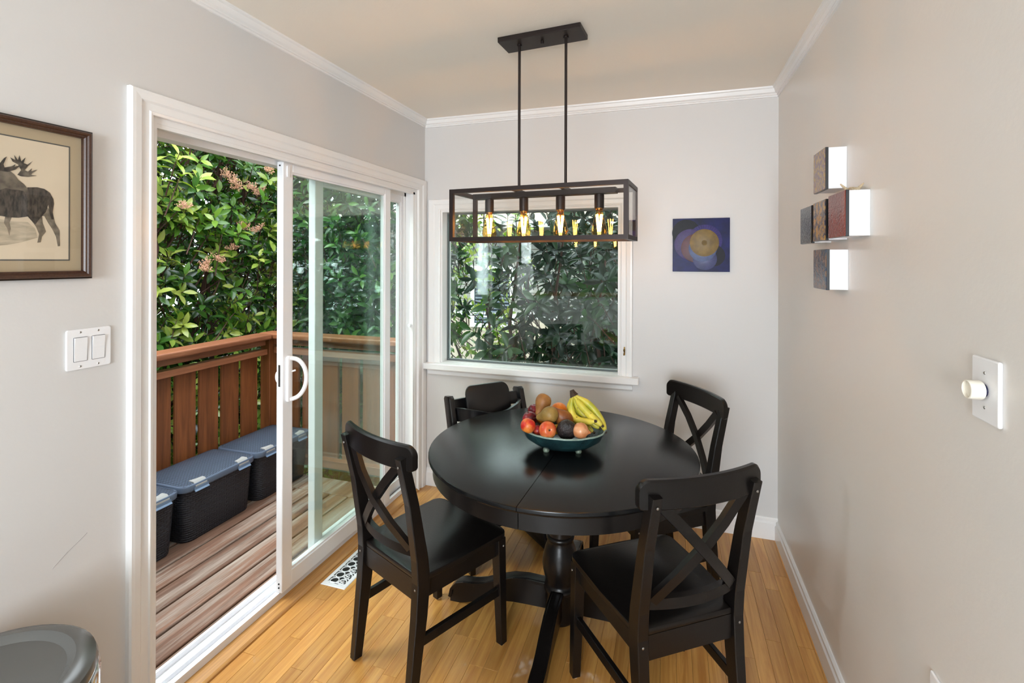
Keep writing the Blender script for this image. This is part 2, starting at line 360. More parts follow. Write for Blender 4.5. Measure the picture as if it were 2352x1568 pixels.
sc0, sc1, sc2 = on(0, .0004, 204, 1228), on(0, .0004, 160, 1272), on(0, .0004, 124, 1312)
B().bar(sc0, sc1, .0012, .0005, up=(1, 0, 0)).bar(sc1, sc2, .002, .0005, up=(1, 0, 0), w2=.0008).obj('scuff_mark', M('grey_scuff', (172, 170, 168), .8), bpy.data.objects['wall_left'])

# ================================================================== window
x0, x1, z0, z1 = WO
w = bpy.data.objects.new('window_1', None); C.objects.link(w); struct(w, 'fixed picture window with white casing')
cas2 = [(0, 0), (0, .014), (.007, .016), (.011, .012), (.034, .013), (.042, .018), (.062, .02), (.071, .02), (.075, .014), (.075, 0)]
B().sweep(cas2, [lambda a, t: (x0-a*1.15, -t, z0), lambda a, t: (x0-a*1.15, -t, z1+a), lambda a, t: (x1+a, -t, z1+a), lambda a, t: (x1+a, -t, z0)]).obj('window_casing', TRIM, w)
B().box(.022, 1.417, -.062, .0, z0-.04, z0, bev=.004).box(x0+.001, x1-.001, -.001, .085, z0-.03, z0+.001).obj('window_sill', TRIM, w)
B().sweep([(0, 0), (.012, .0), (.022, .01), (.022, .03), (.03, .04), (.03, .046), (0, .046)], [lambda a, t: (.036, -a, z0-.086+t), lambda a, t: (1.38, -a, z0-.086+t)]).obj('apron', TRIM, w)
b = B()
for q in ((x0, x0+.012, z0, z1), (x1-.012, x1, z0, z1)): b.box(q[0], q[1], -.001, .12, q[2], q[3])
b.box(x0+.012, x1-.012, -.001, .12, z1-.012, z1); b.obj('jamb', TRIM, w)
b = B()
for q in ((x0+.012, x0+.02, z0, z1-.012), (x1-.02, x1-.012, z0, z1-.012), (x0+.02, x1-.02, z0, z0+.01), (x0+.02, x1-.02, z1-.022, z1-.012)): b.box(q[0], q[1], .072, .1, q[2], q[3])
b.obj('glazing_bead', M('grey_glazing_putty', (96, 104, 104), .6), w)
for yy in (.078, .092): B().box(x0+.013, x1-.013, yy, yy+.004, z0+.001, z1-.013).obj('pane', WGLASS, w)
b = B(); b.prism(rrect(.008, .05, .003), .004, lambda u, v, q: (1.334+u, -.0185-q, .985+v)); b.sphere((1.333, -.024, .99), .006, 10, 8, (1, 1, 1.6)); b.tube([(1.334, -.025, .98), (1.331, -.034, .962)], .0035, 8)
b.obj('catch', BRASS, w, smooth=True, label='small brass window catch')

# ================================================================== table
TX, TY = 1.1524, -.9645
t = thing('dining_table', 'round black pedestal dining table with a seam across its top', 'table', (TX, TY, 0))
sa = on(2, .74, 1229, 1170); sb = on(2, .74, 1283, 1036); SANG = -.045
def halfdisc(r, side, n=40, gap=.0012):
    p = []
    for k in range(n+1):
        a = -PI/2+PI*k/n; p.append((side*(max(r*math.cos(a), 0)+gap), r*math.sin(a)))
    return p if side > 0 else p[::-1]
ca, sn = math.cos(SANG), math.sin(SANG)
def rotp(u, v, z): return (u*ca-v*sn, u*sn+v*ca, z)
for side in (-1, 1):
    b = B(); ring = []
    for r, z in ((.545, .74), (.5488, .7385), (.55, .735), (.55, .728), (.5465, .724), (.5405, .722), (.5385, .716)): ring.append((halfdisc(r, side), z))
    vs = [[b.bm.verts.new(rotp(u, v, z)) for u, v in p] for p, z in ring]; n = len(vs[0])
    for A, Q in zip(vs, vs[1:]):
        for k in range(n): b.bm.faces.new((A[k], A[(k+1) % n], Q[(k+1) % n], Q[k]))
    b.bm.faces.new(vs[0]); b.bm.faces.new(vs[-1][::-1]); b.obj('tabletop_half', BLACKTOP, t, smooth=True, auto=30)
    b = B(); out, inn = halfdisc(.532, side), halfdisc(.505, side)
    vo = [[b.bm.verts.new(rotp(u, v, z)) for u, v in out] for z in (.718, .66)]; vi = [[b.bm.verts.new(rotp(u, v, z)) for u, v in inn] for z in (.718, .66)]
    for k in range(len(out)-1):
        b.bm.faces.new((vo[0][k], vo[0][k+1], vo[1][k+1], vo[1][k])); b.bm.faces.new((vi[0][k], vi[1][k], vi[1][k+1], vi[0][k+1])); b.bm.faces.new((vo[1][k], vo[1][k+1], vi[1][k+1], vi[1][k]))
    b.obj('apron', BLACK, t, smooth=True, auto=30)
b = B(); b.box(-.42, .42, -.05, .05, .66, .716); b.box(-.05, .05, -.42, .42, .66, .716); b.box(-.16, .16, -.16, .16, .64, .662); b.obj('support_rails', BLACK, t)
prof = [(0, .012), (.05, .012), (.062, .022), (.0635, .03), (.0635, .14), (.0665, .144), (.0705, .15), (.0705, .158), (.067, .164), (.061, .17), (.06, .178), (.066, .2), (.0735, .23), (.0755, .252), (.073, .28), (.065, .312), (.0565, .335), (.053, .348), (.054, .353), (.0585, .357), (.0595, .363), (.0565, .369), (.051, .373), (.05, .40), (.055, .45), (.06, .52), (.06, .58), (.07, .6), (.07, .64), (0, .64)]
B().lathe(prof, 40).obj('pedestal', BLACK, t, smooth=True, auto=40)
top = [(.05, .165), (.14, .168), (.2, .162), (.27, .14), (.33, .115), (.38, .103), (.43, .1), (.465, .09), (.488, .065), (.496, .03), (.496, .0)]
bot = [(.45, 0), (.42, .008), (.36, .028), (.29, .045), (.2, .055), (.05, .055)]
for k in range(4):
    a = k*PI/2+.02; c, s = math.cos(a), math.sin(a); b = B()
    b.prism(top+bot, .038, lambda u, v, q: (u*c-(q-.019)*s, u*s+(q-.019)*c, v), bev=.003)
    tt = [(u, v) for u, v in top[:-1]]
    for (u0, v0), (u1, v1) in zip(tt, tt[1:]): b.bar((u0*c, u0*s, v0-.008), (u1*c, u1*s, v1-.008), .052, .012, up=(0, 0, 1))
    b.obj('foot', BLACK, t, smooth=True, auto=30)

# ================================================================== chairs
def make_chair(label, loc, rz, group):
    c = thing('dining_chair', label, 'chair', loc, rz, group)
    outline = []
    for k in range(9): a = PI/2*k/8; outline.append((.212-.035+.035*math.sin(a), .218-.035+.035*math.cos(a)))
    right = [(.0, .222)]+outline[::1]+[(.205, .0), (.19, -.165), (.148, -.165), (.148, -.2)]
    poly = right+[(-u, v) for u, v in reversed(right) if u > 0]
    B().prism(poly, .02, lambda u, v, q: (u, v, .424+q), bev=.003).obj('seat', BLACK, c, smooth=True, auto=30)
    B().box(-.165, .165, .178, .196, .36, .424).obj('apron', BLACK, c)
    for s in (-1, 1): B().bar((s*.186, .17, .39), (s*.168, -.17, .39), .018, .066, up=(0, 0, 1)).obj('apron', BLACK, c)
    B().box(-.15, .15, -.2, -.182, .35, .424).obj('apron', BLACK, c)
    for s in (-1, 1):
        fr = c; leg = B().bar((s*.19, .184, .424), (s*.197, .196, .004), .042, .042, up=(0, 1, 0), bev=.002, w2=.031, d2=.031).obj('leg', BLACK, c)
        B().lathe([(0, 0), (.011, 0), (.011, .005), (0, .005)], 12, (s*.197, .196, 0)).obj('foot_pad', FELT, leg)
        b = B(); st = [(-.228, .004, .036, .03), (-.192, .3, .05, .036), (-.183, .42, .054, .037), (-.19, .5, .05, .037), (-.225, .7, .04, .034), (-.27, .872, .03, .031)]
        rings = []
        for y, z, dd, ww in st:
            xc = s*(.169+.004*(z/.9)); rings.append([b.bm.verts.new((xc+i*ww/2, y+j*dd/2+(.006 if z > .8 and j > 0 else 0), z+(-.006 if z > .8 and j < 0 else 0))) for i, j in ((-1, -1), (1, -1), (1, 1), (-1, 1))])
        for A, Q in zip(rings, rings[1:]):
            for k in range(4): b.bm.faces.new((A[k], A[(k+1) % 4], Q[(k+1) % 4], Q[k]))
        b.bm.faces.new(rings[0][::-1]); b.bm.faces.new(rings[-1])
        bmesh.ops.bevel(b.bm, geom=[e for e in b.bm.edges if abs((e.verts[0].co-e.verts[1].co).normalized().z) > .5], offset=.0025, segments=1, affect='EDGES', profile=.5)
        lg = b.obj('leg', BLACK, c)
        B().lathe([(0, 0), (.011, 0), (.011, .005), (0, .005)], 12, (s*.169, -.228, 0)).obj('foot_pad', FELT, lg)
        for y, z in ((-.281, .838), (-.2105, .4)): B().sphere((s*.172, y, z), .0042, 8, 6, (1, .6, 1)).obj('screw', STEEL, lg)
        B().sphere((s*.2125, .19, .395), .0042, 8, 6, (.6, 1, 1)).obj('screw', STEEL, leg)
        B().bar((s*.194, .185, .215), (s*.172, -.19, .215), .018, .034, up=(0, 0, 1), bev=.002).obj('stretcher', BLACK, c)
    # top rail, bowed towards the back
    b = B(); n = 44; st = []
    def yb(x): return -.247-.034*(1-(x/.212)**2)
    for k in range(n+1):
        x = -.212*math.cos(PI*k/n); e = min(1, max(0, (abs(x)-.182)/.03)); zt = .908-.030*(1-math.sqrt(max(0, 1-e*e))); e2 = min(1, max(0, (abs(x)-.202)/.01)); zb = .824+.010*(1-math.sqrt(max(0, 1-e2*e2))); yc = yb(x)
        sec = [(-.011, zb+.003), (-.008, zb), (.008, zb), (.011, zb+.003), (.011, zt-.006), (.006, zt), (-.006, zt), (-.011, zt-.006)]
        st.append([b.bm.verts.new((x, yc+dy+.006, z)) for dy, z in sec])
    for A, Q in zip(st, st[1:]):
        for k in range(8): b.bm.faces.new((A[k], A[(k+1) % 8], Q[(k+1) % 8], Q[k]))
    b.bm.faces.new(st[0][::-1]); b.bm.faces.new(st[-1]); b.obj('top_rail', BLACK, c, smooth=True, auto=35)
    # lower bowed rail
    b = B(); st = []
    for k in range(n+1):
        x = -.155+.31*k/n; yc = -.192-.026*(1-(x/.155)**2)
        st.append([b.bm.verts.new((x, yc+dy, z)) for dy, z in ((-.011, .503), (.011, .503), (.011, .535), (-.011, .535))])
    for A, Q in zip(st, st[1:]):
        for k in range(4): b.bm.faces.new((A[k], A[(k+1) % 4], Q[(k+1) % 4], Q[k]))
    b.bm.faces.new(st[0][::-1]); b.bm.faces.new(st[-1]); b.obj('lower_rail', BLACK, c, smooth=True, auto=35)
    for s in (-1, 1):
        P = [Vector((s*.145, -.254, .832)), Vector((s*.07, -.262+s*.004, .755)), Vector((0, -.257+s*.006, .68)), Vector((-s*.07, -.236+s*.004, .605)), Vector((-s*.142, -.205, .528))]
        b = B(); rings = []
        for i, p in enumerate(P):
            dv = (P[min(i+1, 4)]-P[max(i-1, 0)]).normalized(); nx = dv.cross(Vector((0, 1, 0))).normalized()
            rings.append([b.bm.verts.new(p+nx*i2*.0155+Vector((0, 1, 0))*j*.009) for i2, j in ((-1, -1), (1, -1), (1, 1), (-1, 1))])
        for A, Q in zip(rings, rings[1:]):
            for k in range(4): b.bm.faces.new((A[k], A[(k+1) % 4], Q[(k+1) % 4], Q[k]))
        b.bm.faces.new(rings[0][::-1]); b.bm.faces.new(rings[-1]); b.obj('cross_brace', BLACK, c, smooth=True, auto=35)
    return c
G = 'cross-back dining chairs around the table'
c1 = make_chair('black cross-back wooden chair beside the floor vent, back turned to the patio door', (.696, -1.251, 0), -.417, G)
dup(c1, (1.536, -1.259, 0), .621, 'black cross-back wooden chair closest to the taupe wall, seen from behind', G)
dup(c1, (1.506, -.623, 0), 2.176, 'black cross-back wooden chair beyond the table, facing the camera under the blue art', G)

# ================================================================== high chair
hc = thing('high_chair', 'black wooden high chair with slanted sides behind the table below the window', 'high chair', (.8205, -.627, 0), -2.316)
for s in (-1, 1):
    b = B(); b.prism([(.02, 0), (.02, .03), (-.255, .785), (-.272, .795), (-.325, .785), (-.335, .77), (-.075, .045), (-.44, .045), (-.46, .03), (-.46, 0)], .03, lambda u, v, q: (s*.215+(q-.015), u, v), bev=.004)
    b.obj('side_frame', HCBLK, hc, smooth=True, auto=30)
def plate(y0, y1, z, hw=.2): return B().box(-hw, hw, y0, y1, z, z+.018, bev=.004)
plate(-.36, .02, .50).obj('seat', HCBLK, hc); plate(-.3, .06, .22).obj('footrest', HCBLK, hc)
B().bar((-.2, -.43, .024), (.2, -.43, .024), .02, .035).obj('floor_bar', HCBLK, hc)
def bowed(zc0, zc1, y, bow, hw=.2, th=.014, name='back_slat'):
    b = B(); st = []
    for k in range(13):
        x = -hw+2*hw*k/12; yc = y-bow*(1-(x/hw)**2)
        st.append([b.bm.verts.new((x, yc+dy-.36*(z-zc0), z)) for dy, z in ((-th/2, zc0), (th/2, zc0), (th/2, zc1), (-th/2, zc1))])
    for A, Q in zip(st, st[1:]):
        for k in range(4): b.bm.faces.new((A[k], A[(k+1) % 4], Q[(k+1) % 4], Q[k]))
    b.bm.faces.new(st[0][::-1]); b.bm.faces.new(st[-1]); return b.obj(name, HCBLK, hc, smooth=True, auto=35)
bowed(.70, .765, -.275, .02); bowed(.58, .64, -.24, .02)
b = B(); b.prism(rrect(.265, .27, .04, 6), .012, lambda u, v, q: (u, -.188-.3*(v+.13)-q-.02*(1-(u/.1325)**2), .70+v), bev=.003)
b.obj('child_backrest', HCBLK, hc, smooth=True, auto=40)
pts = [(-.2, -.25, .735), (-.18, -.2, .742), (-.13, -.15, .738), (-.06, -.125, .722), (0, -.118, .715), (.06, -.125, .722), (.13, -.15, .738), (.18, -.2, .742), (.2, -.25, .735)]
b = B(); st = []
for p in pts: st.append([b.bm.verts.new((p[0]*k, p[1]*k-.02*(k < 1), z)) for k, z in ((1, p[2]), (.95, p[2]), (.95, p[2]-.07), (1, p[2]-.07))])
for A, Q in zip(st, st[1:]):
    for k in range(4): b.bm.faces.new((A[k], A[(k+1) % 4], Q[(k+1) % 4], Q[k]))
b.bm.faces.new(st[0][::-1]); b.bm.faces.new(st[-1]); b.obj('baby_rail', HCBLK, hc, smooth=True, auto=35)

# ================================================================== pendant lamp
lp = thing('pendant_lamp', 'linear bronze cage pendant with four amber filament bulbs above the table', 'lamp', (1.0728, -.9827, H), -.0822)
def Z(z): return z-H
B().prism(rrect(.362, .122, .003, 2), .0215, lambda u, v, q: (u, v, -q-.0005), bev=.002).obj('canopy', METAL, lp)
B().tube([(.0, 0, Z(2.452)), (0, 0, Z(2.438))], .007, 12).obj('canopy_knob', METAL, lp, smooth=True)
for s in (-1, 1):
    rd = B().tube([(s*.104, 0, Z(2.452)), (s*.104, 0, Z(1.82))], .0058, 14).obj('rod', METAL, lp, smooth=True)
    B().tube([(s*.104, 0, Z(2.451)), (s*.104, 0, Z(2.444))], .011, 14).obj('rod_collar', METAL, rd, smooth=True)
A_, B_ = .3799, .1198; zt, zb, bt = Z(1.826), Z(1.603), .0175
b = B()
for sx in (-1, 1):
    for sy in (-1, 1): b.box(sx*A_-(bt if sx > 0 else 0), sx*A_+(bt if sx < 0 else 0), sy*B_-(bt if sy > 0 else 0), sy*B_+(bt if sy < 0 else 0), zb, zt)
for zz in (zb, zt-bt):
    for sy in (-1, 1): b.box(-A_+bt, A_-bt, sy*B_-(bt if sy > 0 else 0), sy*B_+(bt if sy < 0 else 0), zz, zz+bt)
    for sx in (-1, 1): b.box(sx*A_-(bt if sx > 0 else 0), sx*A_+(bt if sx < 0 else 0), -B_+bt, B_-bt, zz, zz+bt)
for s in (-1, 1): b.box(s*.104-.009, s*.104+.009, -B_+bt, B_-bt, zt-.012, zt)
b.obj('frame', METAL, lp)
B().box(-.315, .315, -.025, .025, zt-.034, zt-.012).obj('socket_bar', METAL, lp)
for sy in (-1, 1): B().box(-A_+bt, A_-bt, sy*(B_-.004)-.0012, sy*(B_-.004)+.0012, zb+bt, zt-bt).obj('glass_pane', LGLASS, lp)
for sx in (-1, 1): B().box(sx*(A_-.004)-.0012, sx*(A_-.004)+.0012, -B_+bt, B_-bt, zb+bt, zt-bt).obj('glass_pane', LGLASS, lp)
bulb = [(.0, -.122), (.006, -.1215), (.018, -.117), (.027, -.108), (.0312, -.095), (.0315, -.085), (.029, -.07), (.024, -.05), (.0185, -.03), (.0145, -.012), (.0135, 0)]
bm_b = B().lathe(bulb, 24).mesh('bulb', AMBER, True); b = B()
for k in range(6):
    a = 2*PI*k/6+.3; r0, r1 = .0125, .006
    b.tube([(r0*math.cos(a), r0*math.sin(a), -.024), (r1*math.cos(a+.3), r1*math.sin(a+.3), -.092)], .0019, 6)
bm_f = b.mesh('filament', FILA); b = B(); b.tube([(0, 0, -.003), (0, 0, -.03)], .004, 8); b.sphere((0, 0, -.028), .005, 8, 6); bm_s = b.mesh('stem', AMBER, True)
b = B(); b.lathe([(0, zt-.028), (.008, zt-.028), (.008, zt-.036), (.019, zt-.036), (.0195, zt-.04), (.0195, zt-.093), (.017, zt-.095), (0, zt-.095)], 24); bm_k = b.mesh('socket', METAL, True)
b = B().lathe([(.0135, .004), (.015, .002), (.0145, -.006)], 20); bm_c = b.mesh('screw_base', BRASS, True)
for xk in (-.245, -.082, .082, .245):
    k = mo('socket', bm_k, lp); k.location = (xk, 0, 0)
    q = mo('bulb', bm_b, lp); q.location = (xk, 0, zt-.094)
    mo('filament', bm_f, q); mo('stem', bm_s, q); mo('screw_base', bm_c, q)

# ================================================================== bowl and fruit
TZ = .74
BX, BY = 1.165, -.975
bw = thing('fruit_bowl', 'oval teal ceramic bowl with a wavy rim and little feet on the table', 'bowl', (BX, BY, TZ+.0005), .1)
CER = M('teal_ceramic_glaze', (36, 66, 68), .22, var=.35, vscale=14, bump=.2, bscale=30, col2=(22, 42, 46)); RIM = M('pale_glaze_rim', (150, 172, 160), .3, var=.3, vscale=60)
def wob(k, z): return 1+(.012*math.sin(2*PI*k*9)+.008*math.sin(2*PI*k*17+1))*max(0, z-.05)/.04
pin = [(0, .014), (.06, .015), (.11, .026), (.15, .05), (.172, .083)]; pout = [(.176, .086), (.178, .083), (.158, .046), (.118, .02), (.07, .0085), (0, .008)]
B().lathe(pin+pout, 72, sx=1.0, sy=.84, wob=wob).obj('bowl_body', CER, bw, smooth=True)
B().lathe([(.172, .083), (.174, .0872), (.178, .086), (.1785, .082), (.175, .0795)], 72, sx=1.0, sy=.84, wob=wob).obj('rim', RIM, bw, smooth=True)
FOOT = M('speckled_grey_green_glaze', (122, 138, 120), .35, var=.5, vscale=90)
for fx, fy in ((-.062, -.062), (.068, -.048), (.0, .07)):
    B().lathe([(0, 0), (.011, 0), (.0135, .006), (.0115, .012), (.0095, .016), (.0115, .022), (.01, .027), (0, .027)], 14, (fx, fy, 0)).obj('foot', FOOT, bw, smooth=True)
STEMM = M('woody_stem', (74, 54, 36), .8)
FG = 'fruit in the bowl'
def fpos(u, v, dy): return on(1, BY+dy, u, v)
def fbody(name, label, cat, prof, mat, u, v, dy, axis=(0, 1, 0), n=28, stem=True):
    # axis: where the stem end points, as (right, up, towards the camera)
    o = thing(name, label, cat, fpos(u, v, dy), 0, FG)
    d = Vector((.952, .306, 0))*axis[0]+Vector((0, 0, 1))*axis[1]+Vector((.306, -.952, 0))*axis[2]
    o.rotation_euler = d.to_track_quat('Z', 'Y').to_euler()
    B().lathe(prof, n).obj('flesh', mat, o, smooth=True, auto=0)
    zt = prof[-1][1]
    if stem: B().tube([(0, 0, zt-.004), (.002, .001, zt+.008), (.005, .002, zt+.016)], [.0022, .0016, .0018], 6).obj('stem', STEMM, o, smooth=True)
    return o
def sph(r, sq=1., dim=.18, n=14, pear=0):
    p = []
    for k in range(n+1):
        a = -PI/2+PI*k/n; z = math.sin(a); rr = math.cos(a); zz = z*sq
        if dim: zz -= dim*math.copysign(1, z)*max(0, 1-rr*2.2)**1.6
        p.append((max(rr, 0)*r if 0 < k < n else 0, zz*r))
    return p
def pearp(h=.1, r=.034):
    pts = [(0, 0), (.35, .01), (.7, .06), (.92, .17), (1, .31), (.95, .44), (.8, .57), (.6, .69), (.46, .79), (.4, .88), (.33, .95), (.18, .99), (0, .985)]
    return [(a*r, (z-.36)*h) for a, z in pts]
RUSSET = fruit('russet_pear_skin', (140, 92, 44), (176, 124, 62), 9, .5, speck=((124, 82, 44), 330, .6)); RUSSG = fruit('olive_pear_skin', (132, 106, 50), (164, 130, 66), 9, .5, speck=((116, 90, 48), 330, .6))
RUSSB = fruit('brown_pear_skin', (134, 76, 36), (172, 108, 52), 9, .45, speck=((112, 66, 36), 330, .62))
REDP = fruit('dark_red_plum_skin', (84, 14, 28), (156, 34, 44), 12, .3); NECT = fruit('nectarine_skin', (196, 38, 34), (238, 142, 58), 16, .4, .42, .62); NECR = fruit('red_nectarine_skin', (150, 22, 40), (222, 92, 50), 18, .38, .45, .65)
APPL = fruit('blush_apple_skin', (206, 78, 44), (236, 158, 86), 10, .32, .4, .62); ORNG = fruit('orange_peel', (232, 128, 30), (244, 150, 44), 20, .42, bump=.35, bscale=240); AVO = fruit('dark_avocado_skin', (26, 22, 22), (48, 38, 36), 30, .42, bump=1., bscale=150)
ONIO = fruit('yellow_onion_skin', (196, 118, 70), (224, 162, 118), 6, .3, stretch=(6, 6, .5)); LEMN = fruit('lemon_peel', (232, 176, 40), (244, 200, 66), 10, .4, bump=.3, bscale=200)
BANA = fruit('banana_peel', (164, 170, 48), (224, 204, 78), 7, .42, .33, .52, speck=((110, 84, 34), 60, .7)); BANB = M('brown_banana_tip', (64, 48, 34), .8, var=.4, vscale=80)
fbody('pear', 'russet brown pear lying on top of the fruit pile', 'pear', pearp(.098, .034), RUSSET, 1249, 923, .019, (-.4, -.85, .3))
fbody('pear', 'olive russet pear showing its blossom end in the middle of the bowl', 'pear', pearp(.098, .034), RUSSG, 1263, 952, -.059, (-.75, -.35, -.5))
fbody('pear', 'long brown pear leaning with its neck up beside the bananas', 'pear', pearp(.112, .036), RUSSB, 1298, 961, .006, (-.72, .62, .1))
fbody('plum', 'dark red plum half hidden behind the top pear', 'plum', sph(.029, .95), REDP, 1229, 942, .084, (.1, .9, .1), stem=False)
fbody('plum', 'dark red plum with a curled stem at the left of the bowl', 'plum', sph(.032, .95), REDP, 1219, 961, .0, (-.3, .9, .1))
fbody('nectarine', 'orange and red nectarine at the left rim of the bowl', 'nectarine', sph(.031, .96), NECT, 1215, 977, -.108, (.4, .8, -.2), stem=False)
fbody('nectarine', 'small crimson nectarine low at the front rim left of the apple', 'nectarine', sph(.022, .96), NECR, 1237, 988, -.075, (.3, .9, 0), stem=False)
ap_ = fbody('apple', 'orange blushed apple at the front of the bowl', 'apple', sph(.035, .92, .3), APPL, 1260, 987, -.113, (.2, .3, .9), stem=False)
b = B(); b.sphere((0, 0, .0262), .0042, 8, 6, (1, 1, .5)); b.obj('calyx', STEMM, ap_)
fbody('orange', 'large orange at the back of the bowl', 'orange', sph(.037, .97, .05), ORNG, 1286, 943, .08, (.2, .9, .2), stem=False)
fbody('orange', 'small orange wedged between the plum and the olive pear', 'orange', sph(.026, .96, .05), ORNG, 1243, 958, .047, (.2, .9, .1), stem=False)
fbody('lemon', 'yellow lemon peeking out between apple and avocado', 'lemon', sph(.02, 1.15, 0), LEMN, 1282, 985, -.03, (.9, .2, .2), stem=False)
fbody('avocado', 'dark bumpy avocado at the front rim of the bowl', 'avocado', [(r*.0415/.034, z*.8) for r, z in pearp(.105, .034)], AVO, 1304, 985, -.078, (.1, .25, -.95), stem=False)
on_ = fbody('onion', 'papery tan onion beside the avocado', 'onion', [(0, -.03), (.011, -.0295), (.025, -.021), (.0315, -.005), (.031, .009), (.023, .022), (.011, .029), (.005, .035), (.004, .04), (0, .041)], ONIO, 1336, 988, -.085, (.9, -.1, .3), stem=False)
b = B(); b.prism([(0, 0), (.012, .006), (.02, .024), (.014, .04), (.005, .03), (-.004, .016)], .0012, lambda u, v, q: (.0315+q, u-.008, v-.018)); b.obj('peeling_skin', M('white_onion_skin', (230, 214, 196), .5), on_)
# banana bunch
bn = thing('banana_bunch', 'bunch of ripe bananas leaning up on the right of the fruit bowl', 'bananas', fpos(1330, 950, -.0), 0, FG)
org = Vector(fpos(1330, 950, 0)); crown = Vector(fpos(1318, 905, .03))-org
def banana(tip_u, tip_v, tdy, mid_u, mid_v, mdy, r=.017):
    P0, P1, P2 = crown, Vector(fpos(mid_u, mid_v, mdy))-org, Vector(fpos(tip_u, tip_v, tdy))-org
    Q = P1*2-(P0+P2)/2; pts = []; rad = []
    for k in range(15):
        q = k/14; pts.append(P0*(1-q)**2+Q*2*q*(1-q)+P2*q*q)
        rad.append(r*min(1, .36+max(0, q-.1)*3.2)*(1 if q < .8 else max(.3, 1-((q-.8)/.2)**2*.72)))
    o = B().tube(pts, rad, 6).mesh('banana', BANA, True, 0); ob = mo('banana', o, bn)
    m = ob.modifiers.new('round', 'SUBSURF'); m.levels = m.render_levels = 1
    e = pts[-1]; dv = (pts[-1]-pts[-2]).normalized(); B().tube([e-dv*.003, e+dv*.005], [.0062, .0048], 8).obj('tip', BANB, ob, smooth=True)
banana(1370, 966, -.03, 1321, 957, .02, .019); banana(1386, 977, -.01, 1347, 942, .015, .019); banana(1393, 991, .02, 1365, 938, .035, .018)
banana(1380, 983, .03, 1338, 946, .045, .018); banana(1366, 992, .035, 1330, 953, .06, .018); banana(1340, 985, .085, 1313, 948, .08, .018)
B().tube([crown+Vector((.006, 0, -.006)), crown+Vector((-.002, .002, .008)), crown+Vector((-.006, .003, .018))], [.02, .013, .009], 7).obj('crown', BANB, bn, smooth=True)

# ================================================================== wall things
# framed animal print on the left wall
FRW = M('dark_walnut_frame', (74, 48, 36), .35, var=.35, vscale=30, stretch=(1, 8, 8)); FRB = M('black_frame_edge', (26, 20, 20), .35)
pc = thing('framed_print', 'dark wood framed moose print with tan mat at the left edge', 'picture', (0, -2.28, 1.676)); PY, PZ = -2.28, 1.676
hwp, hhp = .249, .208
def pf(prof, name, mat, x0=.001):
    B().sweep(prof, [lambda a, t: (x0+t, -hwp+a, -hhp+a), lambda a, t: (x0+t, hwp-a, -hhp+a), lambda a, t: (x0+t, hwp-a, hhp-a), lambda a, t: (x0+t, -hwp+a, hhp-a)], True).obj(name, mat, pc)
pf([(0, 0), (0, .016), (.004, .018), (.004, 0)], 'frame_edge', FRB); pf([(.004, 0), (.004, .02), (.007, .023), (.012, .022), (.015, .019), (.019, .02), (.022, .016), (.022, 0)], 'frame', FRW)
TAN = M('tan_mat_board', (186, 168, 138), .8, bump=.05, bscale=300); GREY = M('grey_mat_line', (92, 92, 88), .8); PAPER = M('cream_print_paper', (228, 212, 186), .8, var=.05, vscale=10)
B().box(.001, .006, -hwp+.02, hwp-.02, -hhp+.02, hhp-.02).obj('mat_board', TAN, pc)
B().box(.006, .0066, -hwp+.049, hwp-.049, -hhp+.05, hhp-.05).obj('mat_line', GREY, pc); B().box(.0066, .0071, -hwp+.0525, hwp-.0525, -hhp+.0535, hhp-.0535).obj('print', PAPER, pc)
def pic(poly, x, name, mat, fade=None):
    P = []
    for u, v in poly:
        q = on(0, x, u/2.376, 240+v/2.376); P.append((q[1]-PY, q[2]-PZ))
    B().prism(P, .0003, lambda a, c, q: (x+q, a, c)).obj(name, mat, pc)
FUR = M('charcoal_ink_fur', (46, 42, 38), .85, var=.5, vscale=60, col2=(92, 84, 74), stretch=(1, 3, 1)); FUR2 = M('light_ink_fur', (150, 138, 120), .85, col2=(96, 88, 76), vscale=50); ANT = M('ink_antler', (60, 54, 48), .85, col2=(120, 110, 96), vscale=70); GR = M('ink_wash_ground', (206, 192, 168), .85, col2=(176, 164, 142), vscale=30, stretch=(1, 1, 4))
pic([(-150, 640), (0, 640), (60, 650), (150, 655), (190, 690), (205, 740), (120, 765), (40, 780), (-60, 790), (-150, 790)], .0072, 'ground_wash', GR)
pic([(150, 620), (165, 640), (195, 680), (212, 720), (203, 768), (222, 765), (228, 735), (250, 706), (232, 660), (228, 622), (240, 622), (262, 660), (285, 695), (305, 735), (315, 787), (327, 785), (324, 700), (300, 660), (285, 600), (240, 560), (180, 580)], .0074, 'hind_legs', FUR2)
pic([(30, 610), (20, 660), (38, 690), (50, 730), (58, 690), (50, 660), (64, 625)], .0074, 'foreleg', FUR2)
pic([(-160, 440), (-60, 450), (0, 455), (60, 468), (110, 478), (150, 466), (200, 465), (240, 474), (270, 495), (290, 530), (293, 555), (286, 600), (292, 640), (280, 640), (268, 600), (262, 560), (248, 600), (225, 625), (205, 650), (192, 668), (165, 642), (150, 625), (100, 632), (50, 630), (0, 622), (-80, 640), (-160, 640)], .0077, 'moose_body', FUR)
pic([(-60, 380), (0, 372), (45, 372), (75, 395), (98, 425), (128, 448), (148, 472), (150, 494), (138, 502), (126, 486), (100, 480), (60, 478), (30, 470), (0, 480), (-60, 490)], .008, 'moose_head', M('mid_ink_fur', (88, 80, 70), .85, col2=(132, 122, 106), vscale=45))
pic([(92, 398), (112, 372), (96, 342), (66, 326), (53, 303), (80, 318), (74, 290), (95, 318), (103, 290), (113, 325), (136, 303), (126, 334), (148, 342), (176, 322), (150, 350), (131, 372), (150, 380), (172, 362), (168, 378), (200, 369), (172, 390), (168, 398), (198, 402), (150, 409), (112, 406)], .008, 'antler', ANT)
